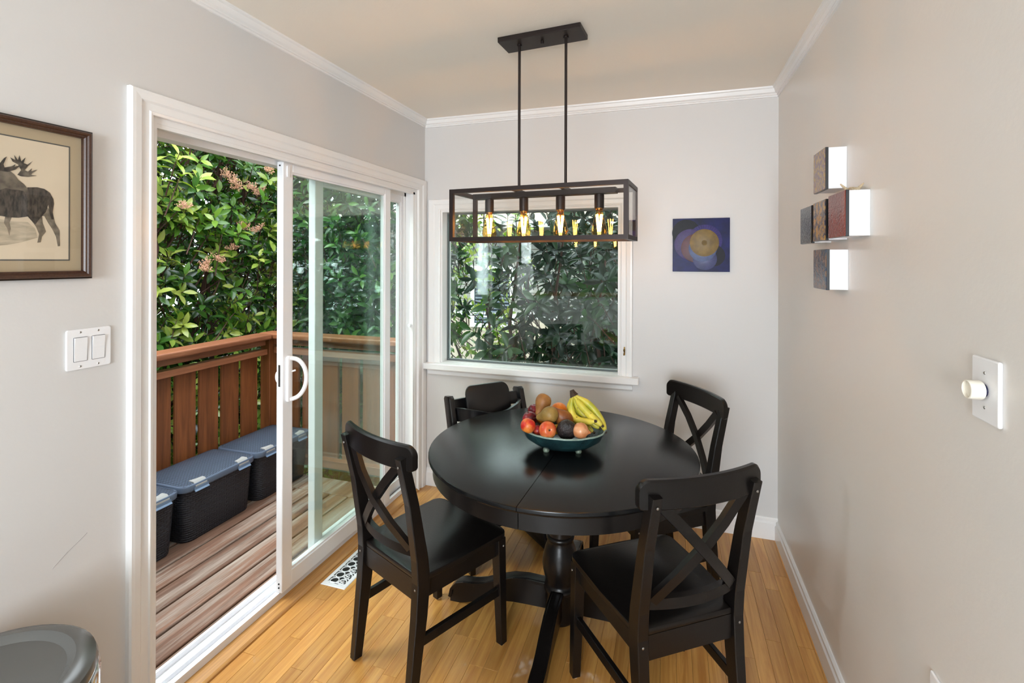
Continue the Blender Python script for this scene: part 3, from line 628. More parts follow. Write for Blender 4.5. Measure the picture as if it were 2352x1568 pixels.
pic([(-60, 380), (-20, 360), (0, 330), (20, 306), (35, 298), (16, 340), (22, 358), (60, 352), (82, 340), (76, 354), (114, 343), (84, 368), (40, 382), (0, 376)], .0083, 'antler', FUR)
B().box(.0115, .0125, -hwp+.02, hwp-.02, -hhp+.02, hhp-.02).obj('glazing', glass('picture_glass', (.98, .98, .98), 1.3), pc)

# double rocker switch
sw = thing('light_switch', 'white double rocker light switch plate beside the patio door', 'switch', (0, -2.0305, 1.268))
B().prism(rrect(.114, .114, .006, 3), .006, lambda u, v, q: (q, u, v), bev=.002).obj('plate', PLASTIC, sw)
for s in (-1, 1):
    B().prism(rrect(.0355, .069, .002, 2), .0004, lambda u, v, q: (.0061+q, s*.0228+u, v)).obj('gap', M('switch_gap', (120, 120, 124), .6), sw)
    b = B(); b.prism([(-.033, .0), (.033, 0), (.033, .0045), (.002, .0022), (-.033, .0015)], .032, lambda u, v, q: (.0062+v, s*.0228-.016+q, u), bev=.0006); b.obj('rocker', PLASTIC, sw)
    for z in (-.048, .048): B().sphere((.006, s*.0228, z), .003, 8, 6, (.5, 1, 1)).obj('screw', STEEL, sw)
# dimmer
dm = thing('dimmer_switch', 'white wall plate with a round ivory dimmer knob on the taupe wall', 'dimmer', (W, -1.8625, 1.2835), PI)
B().prism(rrect(.083, .119, .004, 3), .007, lambda u, v, q: (q, u, v), bev=.003).obj('plate', PLASTIC, dm)
kc = on(0, W-.022, 2250, 891)
ky, kz = -(kc[1]+1.8625), kc[2]-1.2835
ky, kz = 0.0, 0.0
k_ = B(); kp = [(0, .012), (.0165, .012), (.0178, .014), (.0172, .034), (.0155, .0345), (.0152, .029), (.004, .0285), (0, .0285)]
o = k_.lathe(kp, 28).obj('knob', IVORY, dm, smooth=True); o.rotation_euler = (0, PI/2, 0); o.location = (0, ky, kz)
B().tube([(.006, 0, 0), (.014, 0, 0)], .012, 16).obj('collar', M('blue_black_collar', (26, 26, 60), .4), dm)
for z in (-.032, .032): B().sphere((.007, 0, z), .003, 8, 6, (.5, 1, 1)).obj('screw', STEEL, dm)
# outlet plate at the lower right edge
ol = thing('wall_outlet', 'white outlet cover low on the taupe wall at the bottom edge', 'outlet', (W, -1.7, .55), PI)
B().prism(rrect(.078, .114, .004, 3), .006, lambda u, v, q: (q, u, v), bev=.0025).obj('plate', PLASTIC, ol)
for z in (-.02, .02):
    b = B(); b.prism(rrect(.032, .027, .01), .0015, lambda u, v, q: (.006+q, u, z+v)); r = b.obj('receptacle', PLASTIC, ol)
    for s in (-1, 1): B().box(.0074, .0077, s*.006-.001, s*.006+.001, z-.004, z+.005).obj('slot', DARK, r)

# square abstract panel on the back wall
ar = thing('abstract_panel', 'glossy square dark blue abstract panel with overlapping discs on the back wall', 'wall art', (1.756, 0, 1.612))
B().box(-.145, .145, -.018, -.0005, -.145, .145).obj('backing', M('panel_backing', (120, 100, 80), .7), ar)
RES = fruit('deep_blue_resin', (12, 10, 48), (20, 20, 88), 5, .3, bump=0); RES.node_tree.nodes['Principled BSDF'].inputs['Specular IOR Level'].default_value = .1
B().box(-.1515, .1515, -.026, -.018, -.1515, .1515, bev=.001).obj('panel', RES, ar)
DC = {'a': (14, 10, 18), 'b': (44, 30, 104), 'c': (50, 24, 92), 'd': (78, 18, 28), 'e': (62, 76, 122), 'f': (96, 74, 16), 'g': (40, 42, 98), 'h': (16, 8, 22)}
def disc(u, v, r, key, lay, ring=True, spokes=0, c2=None):
    # u, v in 0..1 over the panel
    cx_, cz_ = (u-.5)*.303, (.5-v)*.303; r *= .303; y = -.0262-lay*.0004
    m = M('resin_disc_'+key, DC[key], .35, spec=.12, var=.35, vscale=25, col2=c2)
    p = [(cx_+r*math.cos(2*PI*k/48), cz_+r*math.sin(2*PI*k/48)) for k in range(48)]
    o = B().prism(p, .0003, lambda a, c, q: (a, y-q, c)).obj('disc', m, ar)
    if spokes:
        b = B(); cc = tuple(min(255, int(x*1.3+14)) for x in DC[key])
        for k in range(spokes):
            a = 2*PI*k/spokes; b.bar((cx_+r*.2*math.cos(a), y-.0004, cz_+r*.2*math.sin(a)), (cx_+r*.98*math.cos(a), y-.0004, cz_+r*.98*math.sin(a)), .0005, .0002, up=(0, 1, 0))
        b.obj('spokes', M('resin_line_'+key, cc, .2), o)
disc(.24, .27, .25, 'a', 0); disc(.57, .42, .3, 'b', 1, spokes=40); disc(.72, .70, .2, 'h', 2); disc(.32, .49, .29, 'c', 3, spokes=60); disc(.42, .56, .27, 'd', 4, spokes=70); disc(.57, .76, .21, 'g', 5, spokes=60); disc(.53, .57, .245, 'e', 6, spokes=80); disc(.56, .46, .255, 'f', 7, spokes=50, c2=(124, 98, 28))

# five tile-faced blocks on the right wall
TILEB = M('black_tile_edge', (20, 20, 24), .3); BLKW = M('white_block_paint', (240, 240, 242), .5); PLY = M('pale_plywood', (214, 190, 154), .6)
def tile_face(name, c1, c2, sc, rough=.15, st=(1, 1, 1)): return fruit(name, c1, c2, sc, rough, .42, .58, bump=.3, bscale=160, stretch=st)
def cube(label, ya, yb, za, zb, face, xf=2.088):
    o = thing('tile_block', label, 'wall art', (W, (ya+yb)/2, (za+zb)/2), 0, 'tile-faced blocks on the taupe wall'); hy, hz = (yb-ya)/2, (zb-za)/2; d = xf-W
    B().box(d+.011, -.0005, -hy+.002, hy-.002, -hz+.002, hz-.002).obj('block', BLKW, o); B().box(d+.002, d+.0115, -hy, hy, -hz, hz, bev=.001).obj('tile_edge', TILEB, o)
    B().box(d, d+.003, -hy+.001, hy-.001, -hz+.001, hz-.001, bev=.0008).obj('tile_face', face, o); return o
cube('white block with a mauve and gold crackled tile, topmost of the cross', -1.092, -.955, 1.766, 1.909, tile_face('mauve_gold_tile', (122, 96, 100), (164, 136, 84), 60))
cube('white block with a glossy rust red tile, nearest of the middle row', -1.295, -1.132, 1.597, 1.737, tile_face('rust_red_tile', (112, 30, 20), (134, 52, 34), 5, .08))
cube('white block with a gold and blue speckled tile in the centre of the cross', -1.097, -.953, 1.593, 1.733, tile_face('gold_speckled_tile', (46, 42, 60), (176, 132, 58), 34, .12))
cube('white block with a glossy dark navy tile, farthest of the middle row', -.927, -.768, 1.589, 1.73, tile_face('navy_tile', (10, 18, 30), (24, 40, 58), 20, .08))
cube('white block with a blue and copper mottled tile, lowest of the cross', -1.108, -.957, 1.425, 1.563, tile_face('blue_copper_tile', (26, 58, 84), (122, 90, 66), 50, .15))
sf = thing('starfish', 'small beige dried starfish lying on the rust red block', 'starfish', (2.125, -1.24, 1.7375), .4)
b = B()
for k in range(5):
    a = 2*PI*k/5; lift = (.012, .004, .02, .004, .016)[k]
    b.tube([(0, 0, .006), (.016*math.cos(a), .016*math.sin(a), .006), (.032*math.cos(a), .032*math.sin(a), .005+lift)], [.0075, .0055, .0018], 8)
b.obj('arms', M('dried_starfish', (206, 186, 154), .9, bump=.6, bscale=300), sf, smooth=True)

# ================================================================== floor register
fr = thing('floor_register', 'white metal floor vent with scrollwork beside the patio door', 'vent', (0.098, -.93, .0005))
RW, RL = .132, .30
WM = M('white_enamel_metal', (238, 240, 245), .35)
B().box(-RW/2+.012, RW/2-.012, -RL/2+.012, RL/2-.012, .0, .0012).obj('dark_duct', DARK, fr)
bd = .019; b = B(); pr = [(0, 0), (0, .0015), (.003, .004), (bd, .004), (bd, 0)]
b.sweep(pr, [lambda a, z: (-RW/2+a, -RL/2+a, z), lambda a, z: (RW/2-a, -RL/2+a, z), lambda a, z: (RW/2-a, RL/2-a, z), lambda a, z: (-RW/2+a, RL/2-a, z)], True); b.obj('border', WM, fr)
b = B(); nsc = 6; st = (RL-2*bd)/nsc
def ringpts(cx_, cy_, r, a0, a1, n=14): return [(cx_+r*math.cos(a0+(a1-a0)*k/n), cy_+r*math.sin(a0+(a1-a0)*k/n), .0026) for k in range(n+1)]
for k in range(nsc):
    cy_ = -RL/2+bd+st*(k+.5)
    b.tube(ringpts(-.019, cy_, st*.47, 0, 2*PI, 20), .0028, 6); b.tube(ringpts(.026, cy_, st*.42, 0, 1.75*PI, 18), .0028, 6)
    b.tube(ringpts(.012, cy_-st*.15, st*.2, -.5, 1.3*PI, 10), .0026, 6); b.tube(ringpts(.03, cy_+st*.02, st*.16, PI*.5, 1.9*PI, 10), .0024, 6)
    b.tube([(-.046, cy_-st*.5, .0026), (-.036, cy_-st*.38, .0026)], .003, 6); b.tube([(.046, cy_-st*.5, .0026), (.036, cy_-st*.34, .0026)], .003, 6)
b.tube([(-.046, -RL/2+bd+.008, .0026), (.046, -RL/2+bd+.008, .0026)], .0025, 6)
b.obj('scrollwork', WM, fr, smooth=True)

# ================================================================== trash can
TC = (.262, -2.405); TR, TZT = .205, .66
tr = thing('trash_can', 'round grey lidded bin with a chrome band in the lower left corner', 'bin', (TC[0], TC[1], 0))
LIDM = M('smoke_grey_plastic', (92, 92, 90), .22)
B().lathe([(0, 0), (.19, 0), (.195, .01), (.2, .56), (0, .56)], 56).obj('body', M('black_steel_body', (20, 20, 22), .3), tr, smooth=True)
B().lathe([(.19, .56), (.205, .56), (.207, .57), (.207, .62), (.203, .628), (.19, .628)], 56).obj('chrome_band', CHROME, tr, smooth=True)
B().lathe([(.19, .625), (.201, .628), (.203, .64), (.199, .652), (.188, .66), (.165, .663), (.158, .658), (.15, .65), (.10, .648), (0, .647)], 56).obj('lid', LIDM, tr, smooth=True)

# ================================================================== deck
DZ = -.10
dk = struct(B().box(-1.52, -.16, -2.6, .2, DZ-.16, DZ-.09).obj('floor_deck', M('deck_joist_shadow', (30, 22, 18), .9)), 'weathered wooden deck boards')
bl = B().box(0, .1345, 0, 2.46, DZ-.032, DZ, bev=.009, seg=3).mesh('deck_board', DECK)
for k in range(-1, 8):
    o = mo('deck_board', bl, dk); o.location = (-.357-.146*k-.143, -2.6, 0)
o = B().box(-1.5, -.17, -.136, .06, DZ-.032, DZ, bev=.004).obj('deck_board', DECK, dk)
# side railing (x = -1.4) and end railing (y = .1)
def rounded(y0, y1): return None
sr = thing('deck_railing', 'brown stained wooden railing along the deck behind the storage boxes', 'railing', (-1.4, -1.0, DZ)); rx = -1.4
def sp_(b, name, mat): o = b.obj(name, mat, sr); o.location = (1.4, 1.0, -DZ); return o
sp_(B().box(-1.475, -1.325, -2.6, .038, .908, .95, bev=.012, seg=3), 'cap_rail', CEDARY)
sp_(B().box(-1.42, -1.382, -2.6, .03, .862, .907, bev=.002), 'upper_rail', CEDARY)
sp_(B().box(-1.425, -1.365, -2.6, .03, .79, .832, bev=.002), 'lower_rail', CEDARY)
sp_(B().box(-1.425, -1.365, -2.6, .03, -.04, .0, bev=.002), 'bottom_rail', CEDARY)
bm_ = B().box(-.008, .008, -.073, .073, -.06, .83, bev=.0015).mesh('railing_board', CEDAR)
for k in range(15):
    o = mo('railing_board', bm_, sr); o.location = (1.4-1.437, 1.0-.076-.172*k, -DZ)
for yp in (-1.55,): sp_(B().box(-1.44, -1.36, yp-.045, yp+.045, DZ-.05, .91, bev=.003), 'post', CEDAR)
er = thing('deck_railing', 'brown stained wooden railing closing the deck end, seen through the door glass', 'railing', (-.8, .1, DZ))
def ep_(b, name, mat): o = b.obj(name, mat, er); o.location = (.8, -.1, -DZ); return o
ep_(B().box(-1.475, -.165, .042, .19, .908, .95, bev=.012, seg=3), 'cap_rail', CEDARX)
ep_(B().box(-1.375, -.165, .1, .138, .858, .907, bev=.002), 'upper_rail', CEDARX)
ep_(B().box(-1.365, -.165, .092, .15, .79, .838, bev=.002), 'lower_rail', CEDARX)
ep_(B().box(-1.365, -.165, .092, .15, -.045, .012, bev=.002), 'bottom_rail', CEDARX)
ep_(B().box(-1.465, -1.375, .06, .15, DZ-.05, .907, bev=.003), 'post', CEDAR)
be = B().box(-.0725, .0725, -.011, .011, -.07, .83, bev=.0015).mesh('railing_board', CEDAR)
for k in range(6):
    o = mo('railing_board', be, er); o.location = (.8-.337-.183*k, -.1+.162, -DZ)
# storage boxes: body, lid, clasps
BODYM, bnt, bp = base('dark_rattan_weave'); L = bnt.links.new
bp.inputs['Base Color'].default_value = lin((34, 37, 46)); bp.inputs['Roughness'].default_value = .42
tc = N(bnt, 'ShaderNodeTexCoord'); mp = N(bnt, 'ShaderNodeMapping'); mp.inputs['Scale'].default_value = (1, 1, 1)
L(tc.outputs['Object'], mp.inputs[0]); wv = N(bnt, 'ShaderNodeTexBrick', offset=.5, i_Scale=1.); wv.inputs['Mortar Size'].default_value = .0022; wv.inputs['Brick Width'].default_value = .034; wv.inputs['Row Height'].default_value = .013; wv.inputs['Mortar Smooth'].default_value = 1
cx = N(bnt, 'ShaderNodeSeparateXYZ'); L(mp.outputs[0], cx.inputs[0]); ad = N(bnt, 'ShaderNodeMath', operation='ADD'); L(cx.outputs[0], ad.inputs[0]); L(cx.outputs[1], ad.inputs[1])
cb = N(bnt, 'ShaderNodeCombineXYZ'); L(ad.outputs[0], cb.inputs[0]); L(cx.outputs[2], cb.inputs[1]); L(cb.outputs[0], wv.inputs['Vector'])
bb = N(bnt, 'ShaderNodeBump', i_Strength=1., i_Distance=.006, invert=True); L(wv.outputs['Fac'], bb.inputs['Height']); L(bb.outputs[0], bp.inputs['Normal'])
LIDW, lnt, lpn = base('slate_woven_lid'); L = lnt.links.new
lpn.inputs['Roughness'].default_value = .4
tc = N(lnt, 'ShaderNodeTexCoord'); wv = N(lnt, 'ShaderNodeTexBrick', offset=.5, i_Scale=1.); wv.inputs['Mortar Size'].default_value = .0028; wv.inputs['Brick Width'].default_value = .02; wv.inputs['Row Height'].default_value = .0105; wv.inputs['Mortar Smooth'].default_value = .4
wv.inputs['Color1'].default_value = wv.inputs['Color2'].default_value = lin((84, 98, 116)); wv.inputs['Mortar'].default_value = lin((52, 60, 72)); L(tc.outputs['Object'], wv.inputs['Vector']); L(wv.outputs['Color'], lpn.inputs['Base Color'])
bb = N(lnt, 'ShaderNodeBump', i_Strength=1., i_Distance=.005, invert=True); L(wv.outputs['Fac'], bb.inputs['Height']); L(bb.outputs[0], lpn.inputs['Normal'])
LIDE = M('slate_lid_rim', (82, 94, 112), .35); CLASP = M('pale_grey_clasp', (156, 156, 153), .5); CLB = M('blue_grey_clasp_lip', (96, 116, 140), .35)
def make_box(label, yc):
    o = thing('storage_box', label, 'storage box', (-1.19, yc, DZ), 0, 'woven storage boxes on the deck')
    n = []
    b = B(); rings = []
    for z, wx, wy in ((.0, .325, .455), (.008, .33, .46), (.15, .342, .478), (.305, .356, .496)): rings.append([b.bm.verts.new((u, v, z)) for u, v in rrect(wx, wy, .055, 6)])
    for A, Q in zip(rings, rings[1:]):
        for k in range(len(A)): b.bm.faces.new((A[k], A[(k+1) % len(A)], Q[(k+1) % len(A)], Q[k]))
    b.bm.faces.new(rings[0][::-1]); b.bm.faces.new(rings[-1]); b.obj('body', BODYM, o, smooth=True, auto=50)
    b = B(); rings = []
    for z, wx, wy, r in ((.30, .374, .512, .05), (.326, .378, .516, .052), (.332, .372, .51, .05), (.335, .352, .49, .045)): rings.append([b.bm.verts.new((u, v, z)) for u, v in rrect(wx, wy, r, 6)])
    for A, Q in zip(rings, rings[1:]):
        for k in range(len(A)): b.bm.faces.new((A[k], A[(k+1) % len(A)], Q[(k+1) % len(A)], Q[k]))
    b.bm.faces.new(rings[0][::-1]); lid = b.obj('lid', LIDE, o, smooth=True, auto=40)
    b = B(); nx, ny = 14, 20; g = {}
    for i in range(nx+1):
        for j in range(ny+1):
            u, v = -1+2*i/nx, -1+2*j/ny; u2, v2 = u*math.sqrt(1-v*v*.055), v*math.sqrt(1-u*u*.035)
            g[i, j] = b.bm.verts.new((u2*.1765, v2*.2455, .334+.024*(1-u*u)**.7*(1-abs(v)**4)))
    for i in range(nx):
        for j in range(ny): b.bm.faces.new((g[i, j], g[i+1, j], g[i+1, j+1], g[i, j+1]))
    b.obj('woven_top', LIDW, lid, smooth=True, auto=0)
    for s in (-1, 1):
        b = B(); b.sweep([(.135, .337), (.168, .337), (.186, .318), (.19, .304), (.192, .306), (.19, .324), (.172, .343), (.135, .343)], [lambda a, z: (a, s*.15-.037, z), lambda a, z: (a, s*.15+.037, z)]); cl = b.obj('clasp', CLASP, o)
        b = B(); b.sweep([(.186, .312), (.1895, .298), (.2, .29), (.202, .293), (.193, .301), (.191, .316)], [lambda a, z: (a, s*.15-.045, z), lambda a, z: (a, s*.15+.045, z)]); b.obj('clasp_lip', CLB, cl)
    return o
b1 = make_box('slate woven storage box in the middle of the row on the deck', -.684)
dup(b1, (-1.19, -1.212, DZ), 0, 'slate woven storage box nearest the door jamb, mostly cut off'); dup(b1, (-1.19, -.163, DZ), 0, 'slate woven storage box at the railing corner behind the sliding stile')

# ================================================================== ground and neighbours
GZ = -.95
struct(B().box(-14, 14, .17, 30, GZ-.2, GZ).box(-14, -.16, -8, .17, GZ-.2, GZ).obj('floor_ground', M('dark_soil', (54, 44, 32), .95, var=.4, vscale=3, bump=.6, bscale=10)), 'dark garden soil')
struct(B().box(-.9, W+.9, TH, .85, 2.62, 2.78).obj('shade_eave', M('brown_shade_eave', (96, 78, 62), .7)), 'unseen roof eave added to shade the shrubs outside the picture window')  # eave out of view, added to shade the rhododendron
struct(B().box(-2.72, -TH-.001, YE+.121, YE+.14, GZ, H+.1).obj('added_dark_cladding', M('reflection_dimming_cladding', (72, 66, 58), .8)))  # cladding added to keep a bright wall out of the window reflection
nh = thing('neighbour_house', 'beige neighbouring house with a white framed window seen past the shrubs', 'house', (-1.6, 6.5, GZ))
SID = M('beige_board_siding', (198, 182, 164), .7, var=.08, vscale=4); SIDG = M('grey_lap_siding', (150, 146, 140), .7, var=.08); WHT = M('white_exterior_trim', (236, 238, 240), .5); ROOF = M('pale_roof_edge', (206, 210, 214), .6, var=.15)
B().box(-4.0, 5.6, 0, 2, 0, 3.6).obj('wall', M('beige_house_wall', (190, 174, 156), .8), nh)
bs = B().box(-.118, .118, -.02, 0, 0, 1.3, bev=.004).mesh('siding_board', SID)
for k in range(26): o = mo('siding_board', bs, nh); o.location = (-3.6+.244*k, -.001, 0)
bs = B().box(-3.8, 2.6, -.03, 0, 0, .17, bev=.004).mesh('lap_board', SIDG)
for k in range(9): o = mo('lap_board', bs, nh); o.location = (0, -.001, 1.42+.182*k)
B().box(-3.8, 5.4, -.05, 0, 1.3, 1.42).obj('trim_band', WHT, nh)
B().box(-4.3, 5.8, -.5, 2, 3.1, 3.25).obj('eave', ROOF, nh)
def nwin(xa, xb, za, zb):
    f = B().box(xa-.09, xb+.09, -.07, -.03, zb, zb+.1).box(xa-.09, xb+.09, -.07, -.03, za-.08, za).box(xa-.08, xa, -.07, -.03, za, zb).box(xb, xb+.08, -.07, -.03, za, zb).obj('window', WHT, nh)
    B().box(xa, xb, -.045, -.04, za, zb).obj('pane', M('dark_window_pane', (40, 50, 62), .1), f)
    sl = B().box(xa+.02, xb-.02, -.056, -.048, 0, .03).mesh('blind_slat', M('grey_blind', (120, 130, 142), .5)); n = int((zb-za)/.07)
    for k in range(n): q = mo('blind_slat', sl, f); q.location = (0, 0, za+.02+.07*k)
# window placed from the photograph, at the house front
pa, pb = on(1, 6.45, 1090, 622), on(1, 6.45, 1172, 745)
nwin(pa[0]+1.6, pb[0]+1.6, pb[2]-GZ, pa[2]-GZ)
# grey lap-sided wall and low fence to the far left are hidden by the hedge

# ================================================================== shrubs
def leaf_template(w, fold=.35, droop=.25):
    st = [(0, 0), (.18, .55), (.45, 1.), (.72, .82), (1, 0)]; v = [(0, 0, 0)]
    for q, ww in st[1:4]:
        for s in (-1, 0, 1): v.append((s*ww*w/2, q, abs(s)*ww*w/2*fold-droop*q*q))
    v.append((0, 1, -droop)); f = [(0, 2, 1), (0, 3, 2)]
    for r in (0, 1):
        a = 1+3*r
        for s in (0, 1): f.append((a+s, a+s+1, a+s+4, a+s+3))
    f += [(7, 8, 10), (8, 9, 10)]
    return np.array(v), f
def frame(d, n):
    d = d/np.linalg.norm(d, axis=1, keepdims=True); x = np.cross(d, n); x /= np.linalg.norm(x, axis=1, keepdims=True)+1e-9; z = np.cross(x, d)
    return np.stack([x, d, z], -1)
def whorls(tips, dirs, nmin, nmax, L0, L1, spread=(35, 85)):
    P, D, Nn, S_, T = [], [], [], [], []
    for i, (p, d) in enumerate(zip(tips, dirs)):
        d = d/np.linalg.norm(d); a = np.cross(d, [0.3, .2, .9]); a /= np.linalg.norm(a); c = np.cross(d, a); n = NP.integers(nmin, nmax+1); ph = NP.uniform(0, 6.28)
        tone = NP.uniform()
        for k in range(n):
            q = k/n; an = ph+k*2.4; el = math.radians(spread[0]+(spread[1]-spread[0])*(1-q)+NP.normal(0, 9)); rad = a*math.cos(an)+c*math.sin(an)
            dv = d*math.cos(el)+rad*math.sin(el); P.append(p-d*(1-q)*.09*L1/.11+rad*.002); D.append(dv); Nn.append(d*math.sin(el)-rad*math.cos(el)+NP.normal(0, .25, 3)); S_.append(NP.uniform(L0, L1)); T.append((tone, q))
    return np.array(P), np.array(D), np.array(Nn), np.array(S_), np.array(T)
def add_tint(me, cols):
    at = me.color_attributes.new('tint', 'FLOAT_COLOR', 'POINT'); at.data.foreach_set('color', np.asarray(cols, np.float32).ravel())
def stuff_mesh(name, tv, tf, P, Rm, S_, cols, mat):
    n, k = len(P), len(tv); V = np.einsum('nij,kj->nki', Rm, tv)*S_[:, None, None]+P[:, None, :]
    lo = [len(f) for f in tf]; idx = np.concatenate([np.array(f) for f in tf]); li = (idx[None]+k*np.arange(n)[:, None]).ravel()
    me = bpy.data.meshes.new(name); me.vertices.add(n*k); me.vertices.foreach_set('co', V.ravel().astype(np.float32))
    me.loops.add(len(li)); me.loops.foreach_set('vertex_index', li.astype(np.int32)); tot = np.tile(lo, n); stt = np.concatenate([[0], np.cumsum(tot)[:-1]])
    me.polygons.add(len(tot)); me.polygons.foreach_set('loop_start', stt.astype(np.int32)); me.polygons.foreach_set('loop_total', tot.astype(np.int32)); me.update(calc_edges=True)
    me.polygons.foreach_set('use_smooth', np.ones(len(tot), bool)); add_tint(me, np.repeat(cols, k, axis=0)); me.materials.append(mat); return me
VIEW = ((362, 640, 300, 800), (672, 912, 400, 770), (1028, 1424, 450, 835))
def shrub(name, label, basept, tips, dirs, nm, L, w, palette, mat, stems, spread=(35, 85), nmaxpart=300):
    root = thing(name, label, 'shrub', basept); bp_ = np.array(basept)
    P, D, Nn, S_, T = whorls(tips, dirs, nm[0], nm[1], L[0], L[1], spread); Rm = frame(D, Nn); tv, tf = leaf_template(w)
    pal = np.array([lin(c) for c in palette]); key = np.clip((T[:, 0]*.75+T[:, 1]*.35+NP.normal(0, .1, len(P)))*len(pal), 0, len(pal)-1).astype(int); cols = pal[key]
    u, v, dep = proj(P); vis = np.zeros(len(P), bool)
    for (a, b2, c, d2) in VIEW: vis |= (u > a) & (u < b2) & (v > c) & (v < d2)
    order = np.argsort(np.where(vis, dep/S_, 1e9))[:nmaxpart]; order = order[vis[order]]; rest = np.setdiff1d(np.arange(len(P)), order)
    lm = []
    for c in pal:
        me = bpy.data.meshes.new('leaf'); me.from_pydata(tv.tolist(), [], tf); me.polygons.foreach_set('use_smooth', [True]*len(tf)); add_tint(me, [c]*len(tv)); me.materials.append(mat); lm.append(me)
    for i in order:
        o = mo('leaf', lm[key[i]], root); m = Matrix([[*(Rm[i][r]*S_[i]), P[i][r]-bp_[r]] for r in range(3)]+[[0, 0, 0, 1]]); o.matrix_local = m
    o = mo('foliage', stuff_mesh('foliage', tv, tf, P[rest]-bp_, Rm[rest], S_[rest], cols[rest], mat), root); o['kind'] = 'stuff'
    for pts, r in stems: B().tube([Vector(p)-Vector(basept) for p in pts], r, 6).obj('stem', BARK, root, smooth=True)
    b = B()
    for p, d in list(zip(tips, dirs)):
        d = d/np.linalg.norm(d); q = Vector(p-bp_); dv = Vector(d); b.tube([q-dv*.3+Vector((0, 0, -.06)), q-dv*.1, q], [.006, .0035, .002], 4, caps=False)
    o = b.obj('twigs', BARK, root); o['kind'] = 'stuff'
    return root
def scatter(n, fn): # fn(rand3) -> pos, dir
    a = [fn(*NP.uniform(0, 1, 3)) for _ in range(n)]; return np.array([q[0] for q in a]), np.array([q[1] for q in a])
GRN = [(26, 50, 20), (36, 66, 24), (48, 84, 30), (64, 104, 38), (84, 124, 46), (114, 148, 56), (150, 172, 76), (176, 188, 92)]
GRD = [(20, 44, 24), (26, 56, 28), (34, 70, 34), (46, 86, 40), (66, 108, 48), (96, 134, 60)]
GRD_SHADED = [(12, 30, 16), (16, 38, 19), (22, 48, 24), (32, 62, 30), (48, 82, 38)]  # darker greens: overhead shade put into the leaf colour
def fA(a, b_, c):
    y = -1.5+3.1*a; z = -.9+4.2*b_; x = -1.78-.95*c**1.3-.12*math.sin(3*y+2*z)-.05*max(0, z-1.6)
    return (x, y, z), (.75+NP.normal(0, .35), NP.normal(0, .45)-.1, .65+NP.normal(0, .3))
tA, dA = scatter(3000, fA)
stA = []
for k in range(9):
    y = -1.3+.33*k+NP.uniform(-.1, .1); stA.append(([(-2.25, y, GZ), (-2.3, y+NP.uniform(-.1, .1), .5), (-2.15+NP.uniform(-.2, .2), y+NP.uniform(-.2, .2), 1.6), (-2.0, y+NP.uniform(-.3, .3), 2.7)], [.026, .02, .014, .007]))
shA = shrub('photinia_shrub', 'tall glossy green shrub with pinkish flower clusters beyond the side railing', (-2.3, 0, GZ), tA, dA, (6, 9), (.085, .125), .40, GRN, LEAF, stA)
def fB(a, b_, c):
    x = -1.75+1.4*a; z = -.9+4.2*b_; y = .55+1.0*c**1.2+.1*math.sin(4*x+2*z)
    return (x, y, z), (NP.normal(0, .45)+.1, -.75+NP.normal(0, .35), .55+NP.normal(0, .3))
tB, dB = scatter(1600, fB)
stB = [([(x, 1.2, GZ), (x+.05, 1.2, .5), (x-.05, 1.1, 1.6), (x, 1.0, 2.6)], [.024, .018, .012, .006]) for x in (-1.6, -1.2, -.8, -.45)]
shrub('laurel_shrub', 'dense dark green shrub behind the end railing, seen through the sliding door', (-.85, 1.2, GZ), tB, dB, (6, 8), (.09, .13), .36, GRD, LEAF, stB)
def fC(a, b_, c):
    z = -.9+3.5*b_; y = 1.5+1.3*c; x = -1.15+(1.25+.1*math.sin(z*3))*a
    return (x, y, z), (NP.normal(0, .6), -.5+NP.normal(0, .4), .6+NP.normal(0, .4))
tC, dC = scatter(300, fC)
stC = [([(-.5, 2.1, GZ), (-.6, 2.1, .3), (-.8, 1.9, 1.0), (-1.0, 1.8, 1.7)], [.022, .016, .011, .005]), ([(-.3, 2.2, GZ), (-.25, 2.1, .4), (-.35, 2.0, 1.3), (-.3, 1.9, 2.2)], [.022, .016, .011, .005]), ([(-.1, 2.2, GZ), (0, 2.1, .2), (.1, 2.0, 1.0), (.05, 1.9, 2.0)], [.02, .015, .01, .005])]
shrub('garden_shrub', 'loose bright green shrub outside the left half of the picture window', (-.35, 2.1, GZ), tC, dC, (5, 8), (.075, .11), .42, GRN[3:], LEAF, stC)
def fD(a, b_, c):
    z = -.9+3.6*b_; y = .75+1.3*c; x = .0+1.9*a
    return (x, y, z), (NP.normal(0, .5), -.55+NP.normal(0, .4), .6+NP.normal(0, .35))
tD, dD = scatter(560, fD)
stD = [([(x, 1.5, GZ), (x+.06, 1.5, .2), (x-.05, 1.4, .9), (x+.1, 1.3, 1.8)], [.03, .024, .016, .008]) for x in (.2, .6, 1.0, 1.5)]
shrub('rhododendron', 'dark large-leaved rhododendron outside the right half of the picture window', (.7, 1.5, GZ), tD, dD, (7, 10), (.12, .17), .36, GRD_SHADED, LEAFD, stD, (50, 100))
